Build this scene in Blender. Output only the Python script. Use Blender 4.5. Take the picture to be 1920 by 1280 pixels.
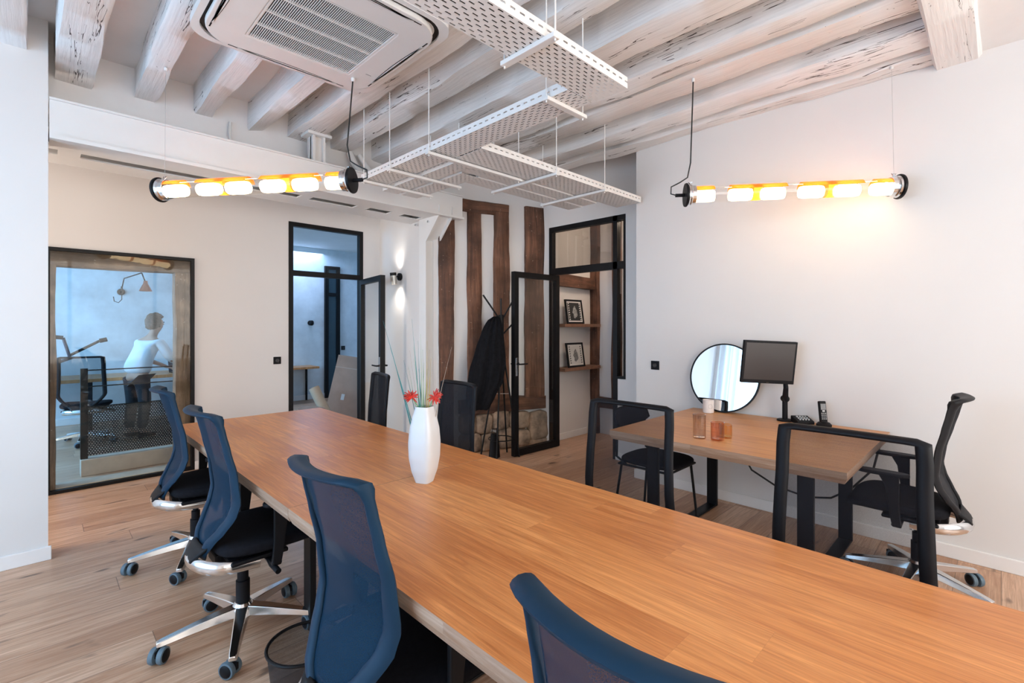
import bpy, bmesh, math, random
from mathutils import Vector, Matrix, noise
random.seed(7)
R = math.radians
PI = math.pi
scn = bpy.context.scene
C = scn.collection
for o in list(bpy.data.objects):
    bpy.data.objects.remove(o)

# ------------------------------------------------------------------ camera
cam_d = bpy.data.cameras.new('camera')
cam = bpy.data.objects.new('camera', cam_d); C.objects.link(cam)
cam.location = (0, 0, 1.46)
cam.rotation_euler = (R(90), 0, -0.778)
cam_d.sensor_width = 36
cam_d.lens = 904 / 1920 * 36
cam_d.shift_y = -30 / 1920
cam_d.clip_start = 0.05
scn.camera = cam

# ------------------------------------------------------------------ light
scn.view_settings.view_transform = 'Standard'
scn.view_settings.look = 'None'
scn.view_settings.gamma = 1
scn.view_settings.use_curve_mapping = False
scn.view_settings.exposure = 0.30
world = bpy.data.worlds.new('World'); scn.world = world
world.use_nodes = True
bg = world.node_tree.nodes['Background']
bg.inputs[0].default_value = (0.62, 0.8, 1.0, 1)
bg.inputs[1].default_value = 0.6

def area(name, loc, rot, sx, sy, power, col):
    l = bpy.data.lights.new(name, 'AREA'); l.shape = 'RECTANGLE'
    l.size = sx; l.size_y = sy; l.energy = power; l.color = col
    o = bpy.data.objects.new(name, l); C.objects.link(o)
    o.location = loc; o.rotation_euler = [R(a) for a in rot]
    return o
def spot(name, loc, rot, power, col, size, blend=0.6, rad=0.02):
    l = bpy.data.lights.new(name, 'SPOT'); l.energy = power; l.color = col
    l.spot_size = R(size); l.spot_blend = blend; l.shadow_soft_size = rad
    o = bpy.data.objects.new(name, l); C.objects.link(o)
    o.location = loc; o.rotation_euler = [R(a) for a in rot]
    return o
def point(name, loc, power, col, rad=0.1):
    l = bpy.data.lights.new(name, 'POINT'); l.energy = power; l.color = col; l.shadow_soft_size = rad
    o = bpy.data.objects.new(name, l); C.objects.link(o); o.location = loc
    return o
# daylight outside the curtained left window; rear window and light added for fill
area('daylight_left', (-2.35, 2.05, 1.6), (90, 0, -90), 3.7, 2.5, 152, (0.46, 0.72, 1.0))
area('daylight_rear', (1.2, -3.0, 1.75), (90, 0, 0), 4.6, 2.4, 265, (1.0, 0.92, 0.83))
# daylight in the office behind the interior window
area('daylight_office', (-2.9, 7.6, 1.9), (90, 0, -90), 3.0, 2.0, 170, (0.26, 0.60, 1.0))
area('daylight_alcove', (-2.4, 5.05, 1.5), (90, 0, -90), 1.0, 2.2, 62, (1.0, 0.88, 0.76))  # unseen window light added to brighten the alcove behind the pier
area('daylight_hall', (3.6, 9.3, 2.9), (0, 0, 0), 1.0, 1.0, 22, (0.50, 0.66, 1.0))  # bluish area light facing down below the hall ceiling
point('passage_lamp', (4.95, 2.75, 2.75), 16, (1.0, 0.80, 0.62), 0.05)

# ------------------------------------------------------------------ node helpers
def new_mat(name):
    m = bpy.data.materials.new(name); m.use_nodes = True
    nt = m.node_tree
    return m, nt, nt.nodes['Principled BSDF'], nt.nodes['Material Output']
class N:
    def __init__(s, nt): s.nt = nt
    def val(s, x, inp):
        if isinstance(x, bpy.types.NodeSocket): s.nt.links.new(x, inp)
        elif x is not None: inp.default_value = x
    def math(s, op, a, b=None, c=None):
        n = s.nt.nodes.new('ShaderNodeMath'); n.operation = op
        s.val(a, n.inputs[0]); s.val(b, n.inputs[1])
        if c is not None: s.val(c, n.inputs[2])
        return n.outputs[0]
    def coords(s, kind='Object'):
        return s.nt.nodes.new('ShaderNodeTexCoord').outputs[kind]
    def mapping(s, v, scale=(1, 1, 1), loc=(0, 0, 0), rot=(0, 0, 0)):
        n = s.nt.nodes.new('ShaderNodeMapping'); s.val(v, n.inputs[0])
        n.inputs['Scale'].default_value = scale; n.inputs['Location'].default_value = loc
        n.inputs['Rotation'].default_value = rot
        return n.outputs[0]
    def sep(s, v):
        n = s.nt.nodes.new('ShaderNodeSeparateXYZ'); s.val(v, n.inputs[0]); return n.outputs
    def comb(s, x, y, z):
        n = s.nt.nodes.new('ShaderNodeCombineXYZ')
        for i, a in enumerate((x, y, z)): s.val(a, n.inputs[i])
        return n.outputs[0]
    def noise(s, v, scale=5, detail=4, rough=0.6, dist=0):
        n = s.nt.nodes.new('ShaderNodeTexNoise'); s.val(v, n.inputs['Vector'])
        n.inputs['Scale'].default_value = scale; n.inputs['Detail'].default_value = detail
        n.inputs['Roughness'].default_value = rough; n.inputs['Distortion'].default_value = dist
        return n.outputs[0]
    def white(s, v):
        n = s.nt.nodes.new('ShaderNodeTexWhiteNoise'); s.val(v, n.inputs['Vector']); return n.outputs[0]
    def ramp(s, f, stops):
        n = s.nt.nodes.new('ShaderNodeValToRGB'); s.val(f, n.inputs[0])
        e = n.color_ramp.elements
        while len(e) < len(stops): e.new(0.5)
        for i, (p, c) in enumerate(stops):
            e[i].position = p; e[i].color = (c[0], c[1], c[2], 1) if hasattr(c, '__len__') else (c, c, c, 1)
        return n.outputs[0]
    def mix(s, f, a, b, mode='MIX'):
        n = s.nt.nodes.new('ShaderNodeMix'); n.data_type = 'RGBA'; n.blend_type = mode
        s.val(f, n.inputs[0])
        for x, i in ((a, 6), (b, 7)):
            if isinstance(x, tuple): x = (x[0], x[1], x[2], 1)
            s.val(x, n.inputs[i])
        return n.outputs[2]
    def bump(s, h, strength=0.3, dist=0.01):
        n = s.nt.nodes.new('ShaderNodeBump'); s.val(h, n.inputs['Height'])
        n.inputs['Strength'].default_value = strength; n.inputs['Distance'].default_value = dist
        return n.outputs[0]
    def shader(s, kind, **kw):
        n = s.nt.nodes.new(kind)
        for k, v in kw.items(): s.val(v, n.inputs[k])
        return n.outputs[0]
    def mixsh(s, f, a, b):
        n = s.nt.nodes.new('ShaderNodeMixShader'); s.val(f, n.inputs[0])
        s.nt.links.new(a, n.inputs[1]); s.nt.links.new(b, n.inputs[2]); return n.outputs[0]

def plain(name, col, rough=0.5, metal=0, var=0.06, scale=6, bump=0.0, spec=0.5, bscale=None):
    m, nt, b, out = new_mat(name); n = N(nt)
    f = n.noise(n.coords(), scale, 4)
    c2 = tuple(max(0, x * (1 - var)) for x in col); c1 = tuple(min(1, x * (1 + var)) for x in col)
    nt.links.new(n.ramp(f, [(0.3, c2), (0.7, c1)]), b.inputs['Base Color'])
    b.inputs['Roughness'].default_value = rough; b.inputs['Metallic'].default_value = metal
    b.inputs['Specular IOR Level'].default_value = spec
    if bump:
        nt.links.new(n.bump(n.noise(n.coords(), bscale or scale * 12, 3), bump, 0.003), b.inputs['Normal'])
    return m

def planks(name, across, along, width, length, cols, rough=0.4, streak=1.0, gapc=0.35, gapw=0.012, knots=False, spec=0.3):
    m, nt, b, out = new_mat(name); n = N(nt); b.inputs['Specular IOR Level'].default_value = spec
    co = n.coords(); s = n.sep(co)
    A, L = s[across], s[along]
    u = n.math('DIVIDE', A, width); iu = n.math('FLOOR', u)
    off = n.math('MULTIPLY', n.white(n.comb(iu, 3.1, 0)), length)
    v = n.math('DIVIDE', n.math('ADD', L, off), length); iv = n.math('FLOOR', v)
    rnd = n.white(n.comb(iu, iv, 5.0))
    fu = n.math('FRACT', u); fv = n.math('FRACT', v)
    du = n.math('MULTIPLY', n.math('MINIMUM', fu, n.math('SUBTRACT', 1, fu)), width)
    dv = n.math('MULTIPLY', n.math('MINIMUM', fv, n.math('SUBTRACT', 1, fv)), length)
    gap = n.math('LESS_THAN', n.math('MINIMUM', du, dv), gapw * 0.1)
    sh = n.math('MULTIPLY', rnd, 37.0)
    P = n.comb(n.math('MULTIPLY', A, 14.0), n.math('ADD', n.math('MULTIPLY', L, 0.9), sh), sh)
    st = n.noise(P, 2.2, 6, 0.65, 1.2)
    P2 = n.comb(n.math('MULTIPLY', A, 90.0), n.math('ADD', n.math('MULTIPLY', L, 2.5), sh), sh)
    fine = n.noise(P2, 2.0, 3, 0.6)
    base = n.ramp(rnd, [(0.0, cols[0]), (0.5, cols[1]), (1.0, cols[2])])
    c = n.mix(n.ramp(st, [(0.32, 0.0), (0.68, 1.0)]), n.mix(1.0, base, (0.66, 0.53, 0.43), 'MULTIPLY'), base)
    c = n.mix(n.math('MULTIPLY', n.ramp(fine, [(0.35, 1.0), (0.6, 0.0)]), 0.22 * streak), c, (cols[0][0] * .45, cols[0][1] * .4, cols[0][2] * .35))
    if knots:
        kn = n.noise(n.comb(n.math('MULTIPLY', A, 7.0), n.math('ADD', n.math('MULTIPLY', L, 2.2), sh), 0.0), 1.6, 2, 0.5)
        c = n.mix(n.ramp(kn, [(0.66, 0.0), (0.74, 0.8)]), c, (0.12, 0.07, 0.045))
    c = n.mix(n.math('MULTIPLY', gap, gapc), c, (0.06, 0.03, 0.015))
    nt.links.new(c, b.inputs['Base Color'])
    b.inputs['Roughness'].default_value = rough
    nt.links.new(n.ramp(st, [(0.2, rough - 0.06), (0.8, rough + 0.1)]), b.inputs['Roughness'])
    nt.links.new(n.bump(n.math('SUBTRACT', fine, n.math('MULTIPLY', gap, 2.0)), 0.12, 0.002), b.inputs['Normal'])
    return m

def painted_wood(name, axis, cw=0.0075):
    """white limewashed old beams: grain, chips and long thin cracks"""
    m, nt, b, out = new_mat(name); n = N(nt)
    co = n.coords()
    lo = [15, 15, 15]; lo[axis] = 0.6
    md = [5, 5, 5]; md[axis] = 1.3
    f1 = n.noise(n.mapping(co, tuple(lo)), 1.1, 4, 0.55, 0.6)
    line = n.math('LESS_THAN', n.math('ABSOLUTE', n.math('SUBTRACT', f1, 0.5)), cw)
    mask = n.math('GREATER_THAN', n.noise(n.mapping(co, tuple(md), (3, 1, 2)), 0.9, 2), 0.565)
    crack = n.math('MULTIPLY', line, mask)
    chip_s = [60, 60, 60]; chip_s[axis] = 38
    chip = n.math('GREATER_THAN', n.noise(n.mapping(co, tuple(chip_s)), 1.0, 2, 0.6), 0.725)
    chipm = n.math('GREATER_THAN', n.noise(co, 2.3, 2), 0.55)
    dk = n.math('MAXIMUM', crack, n.math('MULTIPLY', n.math('MULTIPLY', chip, chipm), 0.75))
    g = n.noise(n.mapping(co, tuple(x * 3 for x in lo)), 1.5, 4)
    c = n.ramp(g, [(0.3, (0.74, 0.72, 0.71)), (0.7, (0.86, 0.84, 0.83))])
    c = n.mix(dk, c, (0.10, 0.085, 0.08))
    nt.links.new(c, b.inputs['Base Color']); b.inputs['Roughness'].default_value = 0.75
    h = n.math('SUBTRACT', g, n.math('MULTIPLY', dk, 1.5))
    nt.links.new(n.bump(h, 0.5, 0.006), b.inputs['Normal'])
    return m

def old_timber(name, axis, c0=(0.055, 0.022, 0.013), c1=(0.21, 0.095, 0.055)):
    m, nt, b, out = new_mat(name); n = N(nt)
    co = n.coords(); lo = [14, 14, 14]; lo[axis] = 0.9
    g = n.noise(n.mapping(co, tuple(lo)), 1.6, 6, 0.65, 1.0)
    bl = n.noise(co, 3.0, 4, 0.6)
    c = n.ramp(g, [(0.25, c0), (0.55, tuple((a + d) / 2 for a, d in zip(c0, c1))), (0.8, c1)])
    c = n.mix(n.ramp(bl, [(0.35, 0.75), (0.6, 0.0)]), c, (c0[0] * .7, c0[1] * .7, c0[2] * .7))
    fl = n.math('GREATER_THAN', n.noise(co, 34, 2), 0.71)
    c = n.mix(n.math('MULTIPLY', fl, 0.55), c, (0.42, 0.30, 0.22))
    nt.links.new(c, b.inputs['Base Color']); b.inputs['Roughness'].default_value = 0.7
    nt.links.new(n.bump(g, 0.8, 0.01), b.inputs['Normal'])
    return m

def perforated(name, col, px, py, wx, wy, back=False):
    """sheet metal with punched slots (real see-through holes); pattern lies in X/Y"""
    m, nt, b, out = new_mat(name); n = N(nt)
    s = n.sep(n.coords())
    row = n.math('DIVIDE', s[py[0]], py[1]); ir = n.math('FLOOR', row)
    sh = n.math('MULTIPLY', n.math('MODULO', n.math('ABSOLUTE', ir), 2.0), 0.5)
    u = n.math('FRACT', n.math('ADD', n.math('DIVIDE', s[px[0]], px[1]), sh))
    v = n.math('FRACT', row)
    a = n.math('LESS_THAN', n.math('ABSOLUTE', n.math('SUBTRACT', u, 0.5)), wx / 2)
    c = n.math('LESS_THAN', n.math('ABSOLUTE', n.math('SUBTRACT', v, 0.5)), wy / 2)
    b.inputs['Base Color'].default_value = (*col, 1); b.inputs['Roughness'].default_value = 0.45
    tr = n.shader('ShaderNodeBsdfTransparent')
    nt.links.new(n.mixsh(n.math('MULTIPLY', a, c), b.outputs[0], tr), out.inputs['Surface'])
    return m

def glass(name, tint=(1, 1, 1), ior=1.5, boost=1.0):
    m, nt, b, out = new_mat(name); n = N(nt); nt.nodes.remove(b)
    fr = nt.nodes.new('ShaderNodeFresnel'); fr.inputs[0].default_value = ior
    geo = nt.nodes.new('ShaderNodeNewGeometry')
    f = n.math('MULTIPLY', n.math('MULTIPLY', fr.outputs[0], boost), n.math('SUBTRACT', 1.0, geo.outputs['Backfacing']))
    tr = n.shader('ShaderNodeBsdfTransparent', Color=(*tint, 1))
    gl = n.shader('ShaderNodeBsdfGlossy', Color=(1, 1, 1, 1), Roughness=0.01)
    nt.links.new(n.mixsh(f, tr, gl), out.inputs['Surface'])
    return m

def sheer(name, col, opaque, rough=0.6, trans=0.0, sc=None):
    m, nt, b, out = new_mat(name); n = N(nt); b.inputs['Specular IOR Level'].default_value = 0.12
    b.inputs['Base Color'].default_value = (*col, 1); b.inputs['Roughness'].default_value = rough
    sh = b.outputs[0]
    if trans:
        t = n.shader('ShaderNodeBsdfTranslucent', Color=(*col, 1)); sh = n.mixsh(trans, sh, t)
    tr = n.shader('ShaderNodeBsdfTransparent')
    f = opaque
    if sc:
        f = n.math('ADD', n.math('MULTIPLY', n.math('GREATER_THAN', n.noise(n.coords(), sc, 1), 0.5), 0.08), opaque - 0.04)
    nt.links.new(n.mixsh(f, tr, sh), out.inputs['Surface'])
    return m

def emit(name, col, power):
    m, nt, b, out = new_mat(name)
    b.inputs['Base Color'].default_value = (*col, 1)
    b.inputs['Emission Color'].default_value = (*col, 1); b.inputs['Emission Strength'].default_value = power
    return m

# ------------------------------------------------------------------ materials
M = {}
M['wall'] = plain('white_plaster', (0.73, 0.705, 0.69), 0.85, var=0.015, scale=1.5, bump=0.04, bscale=30)
M['ceil'] = plain('ceiling_plaster', (0.80, 0.78, 0.775), 0.9, var=0.03, scale=3, bump=0.3, bscale=14)
M['base'] = plain('white_skirting', (0.82, 0.80, 0.79), 0.5, var=0.02)
M['joist'] = painted_wood('whitewashed_joist', 1)
M['girder'] = painted_wood('whitewashed_girder', 0, 0.003)
M['timber_v'] = old_timber('dark_timber_upright', 2, (0.045, 0.018, 0.010), (0.33, 0.145, 0.08))
M['timber_h'] = old_timber('dark_timber_level', 0, (0.045, 0.018, 0.010), (0.30, 0.13, 0.07))
M['grey_timber_v'] = old_timber('aged_oak_upright', 2, (0.12, 0.065, 0.033), (0.46, 0.27, 0.155))
M['grey_timber_h'] = old_timber('aged_oak_level', 0, (0.12, 0.065, 0.033), (0.46, 0.27, 0.155))
M['floor'] = planks('oak_floorboards', 1, 0, 0.19, 1.9, [(0.55, 0.315, 0.19), (0.80, 0.55, 0.39), (0.68, 0.43, 0.285)], 0.33, 1.7, 0.6, 0.018, knots=True, spec=0.5)
M['table'] = planks('oak_table_top', 0, 1, 0.145, 2.6, [(0.64, 0.24, 0.075), (0.88, 0.40, 0.14), (0.74, 0.30, 0.095)], 0.33, 1.6, 0.15, 0.006)
M['desk'] = planks('oak_desk_top', 0, 1, 0.17, 2.6, [(0.66, 0.32, 0.13), (0.78, 0.41, 0.18), (0.72, 0.36, 0.15)], 0.33, 0.8, 0.15, 0.006)
M['edge'] = planks('oak_edge_band', 2, 1, 0.2, 3.0, [(0.44, 0.30, 0.22), (0.56, 0.41, 0.31), (0.50, 0.35, 0.26)], 0.5, 0.8, 0.1, 0.004)
M['shelf'] = plain('brown_shelf_wood', (0.20, 0.10, 0.06), 0.5, var=0.2, scale=20)
M['black'] = plain('black_painted_steel', (0.006, 0.006, 0.007), 0.42, var=0.1, spec=0.2)
M['white_steel'] = plain('white_painted_steel', (0.75, 0.735, 0.72), 0.4, var=0.015)
M['plastic'] = plain('blue_black_plastic', (0.005, 0.028, 0.060), 0.5, var=0.08, spec=0.22)  # black plastic with the blue daylight put into its colour
M['blackplastic'] = plain('black_plastic', (0.006, 0.006, 0.008), 0.5, var=0.1, spec=0.2)
M['fabric'] = plain('black_seat_fabric', (0.009, 0.009, 0.012), 0.95, var=0.2, scale=60, bump=0.2, bscale=400, spec=0.12)
M['mesh'] = sheer('chair_mesh', (0.005, 0.026, 0.055), 0.91, 0.7, sc=700)  # dark mesh, tinted with the blue daylight falling on it
M['chrome'] = plain('polished_aluminium', (0.78, 0.79, 0.80), 0.16, 1.0, var=0.03)
M['wheel'] = plain('grey_wheel_tread', (0.10, 0.15, 0.19), 0.5)
M['tray'] = perforated('perforated_white_steel_x', (0.80, 0.785, 0.77), (0, 0.052), (1, 0.021), 0.52, 0.34)
M['tray_sx'] = perforated('perforated_white_steel_side_x', (0.80, 0.785, 0.77), (0, 0.052), (2, 0.060), 0.52, 0.13)
M['tray_sy'] = perforated('perforated_white_steel_side_y', (0.80, 0.785, 0.77), (1, 0.052), (2, 0.060), 0.52, 0.13)
M['tray_y'] = perforated('perforated_white_steel_y', (0.80, 0.785, 0.77), (1, 0.052), (0, 0.021), 0.52, 0.34)
M['cable'] = plain('grey_data_cable', (0.05, 0.05, 0.055), 0.6, var=0.3, scale=20)
M['blackcable'] = plain('black_cable', (0.012, 0.012, 0.012), 0.5)
M['glass'] = glass('clear_glass', (0.97, 0.985, 0.985))
M['bluglass'] = glass('partition_glass', (0.92, 0.96, 0.97), 1.5, 0.6)
M['dimglass'] = glass('smoked_transom_glass', (0.72, 0.72, 0.72), 1.5, 1.6)
M['mirror'] = plain('mirror_silver', (0.92, 0.95, 0.97), 0.01, 1.0, var=0.0)
M['tubeglass'] = glass('lamp_tube_glass', (1.0, 0.99, 0.97), 1.45, 1.0)
M['amber'] = sheer('amber_reflector', (0.95, 0.36, 0.035), 0.85, 0.3, trans=0.65)
M['bulb'] = emit('lamp_filament_glow', (1.0, 0.76, 0.46), 10.5)
M['vase'] = plain('white_glazed_ceramic', (0.62, 0.62, 0.63), 0.3, var=0.01)
M['stone'] = plain('old_rubble_stone', (0.34, 0.24, 0.17), 0.9, var=0.55, scale=9, bump=0.9, bscale=18)
M['curtain'] = sheer('sheer_curtain', (0.86, 0.92, 0.97), 0.62, 0.9, trans=0.75)
M['darkgap'] = plain('dark_recess', (0.02, 0.017, 0.016), 0.9)  # near-black colour stands in for shade in gaps and slots

# ------------------------------------------------------------------ mesh helpers
class MB:
    def __init__(s): s.v = []; s.f = []; s.mi = []
    def add(s, vs, fs, mi=0):
        o = len(s.v); s.v += [tuple(x) for x in vs]; s.f += [tuple(i + o for i in f) for f in fs]; s.mi += [mi] * len(fs)
        return s
    def box(s, x0, x1, y0, y1, z0, z1, mi=0):
        vs = [(x, y, z) for z in (z0, z1) for y in (y0, y1) for x in (x0, x1)]
        return s.add(vs, [(0, 2, 3, 1), (4, 5, 7, 6), (0, 1, 5, 4), (2, 6, 7, 3), (0, 4, 6, 2), (1, 3, 7, 5)], mi)
    def obox(s, c, size, mat, mi=0):
        hx, hy, hz = [a / 2 for a in size]; c = Vector(c)
        vs = [c + mat @ Vector((x, y, z)) for z in (-hz, hz) for y in (-hy, hy) for x in (-hx, hx)]
        return s.add(vs, [(0, 2, 3, 1), (4, 5, 7, 6), (0, 1, 5, 4), (2, 6, 7, 3), (0, 4, 6, 2), (1, 3, 7, 5)], mi)
    def prism(s, poly, z0, z1, mi=0):
        n = len(poly); vs = [(x, y, z0) for x, y in poly] + [(x, y, z1) for x, y in poly]
        fs = [tuple(range(n - 1, -1, -1)), tuple(range(n, 2 * n))] + [(i, (i + 1) % n, (i + 1) % n + n, i + n) for i in range(n)]
        return s.add(vs, fs, mi)
    def extrude(s, pts, d, mi=0):
        """polygon of 3D points swept by vector d"""
        n = len(pts); d = Vector(d); vs = [Vector(p) for p in pts] + [Vector(p) + d for p in pts]
        fs = [tuple(range(n - 1, -1, -1)), tuple(range(n, 2 * n))] + [(i, (i + 1) % n, (i + 1) % n + n, i + n) for i in range(n)]
        return s.add(vs, fs, mi)
    def tube(s, pts, r, seg=8, mi=0, closed=False, sq=None):
        pts = [Vector(p) for p in pts]; n = len(pts)
        rr = r if hasattr(r, '__len__') else [r] * n
        rings = []; up = None
        for i in range(n):
            if closed: t = pts[(i + 1) % n] - pts[i - 1]
            else: t = pts[min(i + 1, n - 1)] - pts[max(i - 1, 0)]
            t.normalize()
            if up is None: up = Vector((0, 0, 1)) if abs(t.z) < 0.9 else Vector((1, 0, 0))
            a = (up - t * up.dot(t)).normalized(); b = t.cross(a); up = a
            k = sq or 1
            rings.append([pts[i] + (a * math.cos(2 * PI * j / seg) * k + b * math.sin(2 * PI * j / seg)) * rr[i] for j in range(seg)])
        vs = [p for rg in rings for p in rg]; fs = []
        m = n if closed else n - 1
        for i in range(m):
            for j in range(seg):
                a0 = i * seg + j; a1 = i * seg + (j + 1) % seg; b0 = ((i + 1) % n) * seg + j; b1 = ((i + 1) % n) * seg + (j + 1) % seg
                fs.append((a0, a1, b1, b0))
        if not closed:
            fs.append(tuple(range(seg - 1, -1, -1))); fs.append(tuple(range((n - 1) * seg, n * seg)))
        return s.add(vs, fs, mi)
    def lathe(s, prof, c=(0, 0, 0), seg=24, mi=0, axis=None, cap=True):
        """profile [(r,h)] about z or about axis vector"""
        c = Vector(c); ax = Vector(axis or (0, 0, 1)).normalized()
        u = Vector((1, 0, 0)) if abs(ax.x) < 0.9 else Vector((0, 1, 0))
        u = (u - ax * u.dot(ax)).normalized(); w = ax.cross(u)
        vs = []; fs = []
        for r, h in prof:
            for j in range(seg):
                a = 2 * PI * j / seg
                vs.append(c + ax * h + (u * math.cos(a) + w * math.sin(a)) * max(r, 1e-5))
        for i in range(len(prof) - 1):
            for j in range(seg):
                j2 = (j + 1) % seg
                fs.append((i * seg + j, i * seg + j2, (i + 1) * seg + j2, (i + 1) * seg + j))
        if cap:
            fs.append(tuple(range(seg - 1, -1, -1))); fs.append(tuple(range((len(prof) - 1) * seg, len(prof) * seg)))
        return s.add(vs, fs, mi)
    def grid(s, fn, nu, nv, mi=0, closed_u=False):
        vs = [fn(i / nu, j / nv) for j in range(nv + 1) for i in range(nu + 1)]
        fs = [(j * (nu + 1) + i, j * (nu + 1) + i + 1, (j + 1) * (nu + 1) + i + 1, (j + 1) * (nu + 1) + i) for j in range(nv) for i in range(nu)]
        return s.add(vs, fs, mi)
    def build(s, name, mats, parent=None, smooth=False, bevel=0, solid=0, loc=None, sub=0, angle=40):
        me = bpy.data.meshes.new(name); me.from_pydata(s.v, [], s.f)
        if not isinstance(mats, (list, tuple)): mats = [mats]
        for m in mats: me.materials.append(m)
        me.polygons.foreach_set('material_index', s.mi)
        bm = bmesh.new(); bm.from_mesh(me); bmesh.ops.recalc_face_normals(bm, faces=bm.faces); bm.to_mesh(me); bm.free()
        me.update()
        o = bpy.data.objects.new(name, me); C.objects.link(o)
        if smooth:
            me.polygons.foreach_set('use_smooth', [True] * len(me.polygons))
            try: me.set_sharp_from_angle(angle=R(angle))
            except Exception: pass
        if parent is not None: o.parent = parent
        if loc is not None: o.location = loc
        if solid:
            md = o.modifiers.new('solid', 'SOLIDIFY'); md.thickness = solid; md.offset = 0
        if bevel:
            md = o.modifiers.new('bevel', 'BEVEL'); md.width = bevel; md.segments = 2; md.limit_method = 'ANGLE'; md.angle_limit = R(35)
        if sub:
            md = o.modifiers.new('sub', 'SUBSURF'); md.levels = sub; md.render_levels = sub
        return o

def tag(o, label=None, cat=None, group=None, kind=None):
    if label: o['label'] = label
    if cat: o['category'] = cat
    if group: o['group'] = group
    if kind: o['kind'] = kind
    return o
def thing(name, label, cat, loc=(0, 0, 0), rz=0, group=None):
    o = bpy.data.objects.new(name, None); C.objects.link(o)
    o.location = loc; o.rotation_euler = (0, 0, rz); o.empty_display_size = 0.1
    return tag(o, label, cat, group)
def struct(name, mb, m, label, cat, **kw):
    return tag(mb.build(name, m, **kw), label, cat, kind='structure')
def kids(o): return [c for c in bpy.data.objects if c.parent == o]
def copy_tree(o, loc=None, rz=None, label=None, group=None):
    def cp(a, par):
        c = a.copy(); C.objects.link(c); c.parent = par
        for ch in kids(a): cp(ch, c)
        return c
    r = cp(o, None)
    if loc is not None: r.location = loc
    if rz is not None: r.rotation_euler = (0, 0, rz)
    if label: r['label'] = label
    if group: r['group'] = group
    return r
def rotz(a): return Matrix.Rotation(a, 3, 'Z')

def rough_beam(x0, x1, y0, y1, z0, z1, axis, n=26, amp=0.012, seed=0, taper=None):
    """a hand-hewn beam: eight-sided section wandering along its length"""
    mb = MB(); rings = []
    for i in range(n + 1):
        t = i / n
        ring = []
        sec = [(0, .07), (.06, 0), (.94, 0), (1, .07), (1, .93), (.94, 1), (.06, 1), (0, .93)]
        for k, (a, b) in enumerate(sec):
            if axis == 1:
                p = Vector((x0 + (x1 - x0) * a, y0 + (y1 - y0) * t, z0 + (z1 - z0) * b))
            elif axis == 0:
                p = Vector((x0 + (x1 - x0) * t, y0 + (y1 - y0) * a, z0 + (z1 - z0) * b))
            else:
                p = Vector((x0 + (x1 - x0) * a, y0 + (y1 - y0) * b, z0 + (z1 - z0) * t))
            q = p * 1.7 + Vector((seed * 7.3, k * 1.9, seed))
            d = Vector((noise.noise(q), noise.noise(q + Vector((9, 0, 0))), noise.noise(q + Vector((0, 9, 0))))) * amp * 1.6
            d += Vector((noise.noise(p * 6 + Vector((seed, k, 0))), 0, noise.noise(p * 6 + Vector((k, seed, 4))))) * amp * 0.5
            d[axis] = 0
            ring.append(p + d)
        rings.append(ring)
    m = 8; vs = [p for r_ in rings for p in r_]; fs = []
    for i in range(n):
        for j in range(m):
            fs.append((i * m + j, i * m + (j + 1) % m, (i + 1) * m + (j + 1) % m, (i + 1) * m + j))
    fs.append(tuple(range(m))); fs.append(tuple(range(n * m, n * m + m)))
    mb.add(vs, fs)
    return mb

# ================================================================== STRUCTURE
struct('floor', MB().box(-3.2, 6.0, -3.2, 11, -0.1, 0), M['floor'], 'pale oak floorboards running across the room', 'floor')
# ceiling plaster above the joists, lower flat plaster near the camera
struct('ceiling', MB().box(-2.1, 4.7, 0.05, 4.6, 3.36, 3.46).box(-2.1, 4.7, -2.7, 0.1, 3.13, 3.46).box(-2.1, 3.3, 4.6, 5.95, 3.0, 3.46),
       M['ceil'], 'white plaster ceiling between the painted joists', 'ceiling')
# right wall with its return into the doorway recess
struct('wall_right', MB().box(4.1, 4.3, -2.7, 2.46, 0, 3.4).box(4.3, 4.6, 2.3, 2.46, 0, 3.4), M['wall'], 'plain white wall behind the small desk', 'wall')
# left wall with a wide window opening
struct('wall_left', MB().box(-2.0, -1.85, -2.7, 0.25, 0, 3.4).box(-2.0, -1.85, 3.95, 4.5, 0, 3.4).box(-2.0, -1.85, 5.6, 5.9, 0, 3.4).box(-2.0, -1.85, 4.5, 5.6, 0, 0.3).box(-2.0, -1.85, 4.5, 5.6, 2.7, 3.4).box(-2.0, -1.85, 0.25, 3.95, 0, 0.15).box(-2.0, -1.85, 0.25, 3.95, 2.85, 3.4),  # smaller alcove opening added to let its fill light in
       M['wall'], 'white wall on the left with a wide curtained window', 'wall')
struct('wall_rear', MB().box(-2.0, -1.0, -2.7, -2.55, 0, 3.4).box(3.5, 4.3, -2.7, -2.55, 0, 3.4).box(-1.0, 3.5, -2.7, -2.55, 0, 0.6).box(-1.0, 3.5, -2.7, -2.55, 2.9, 3.4),
       M['wall'], 'white wall behind the viewpoint with a wide window', 'wall')
struct('wall_pier', MB().box(-1.85, 0.05, 4.18, 4.36, 0, 3.4), M['wall'], 'bluish white pier at the left edge of the picture', 'wall')
# back wall
bw = MB()
bw.box(-2.0, 0.05, 5.75, 5.9, 0, 3.0).box(0.05, 1.14, 5.75, 5.9, 2.14, 3.0).box(1.14, 2.06, 5.75, 5.9, 0, 3.0)
bw.box(2.06, 2.98, 5.75, 5.9, 2.66, 3.0).box(2.98, 3.4, 5.75, 5.9, 0, 3.0)
struct('wall_back', bw, M['wall'], 'white back wall holding the interior window and a glazed door', 'wall')
# side wall with the sconce
struct('wall_side', MB().prism([(3.05, 4.53), (3.22, 5.75), (3.36, 5.75), (3.22, 4.53)], 0, 3.0), M['wall'], 'narrow white side wall carrying the small spot lamp', 'wall')
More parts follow.
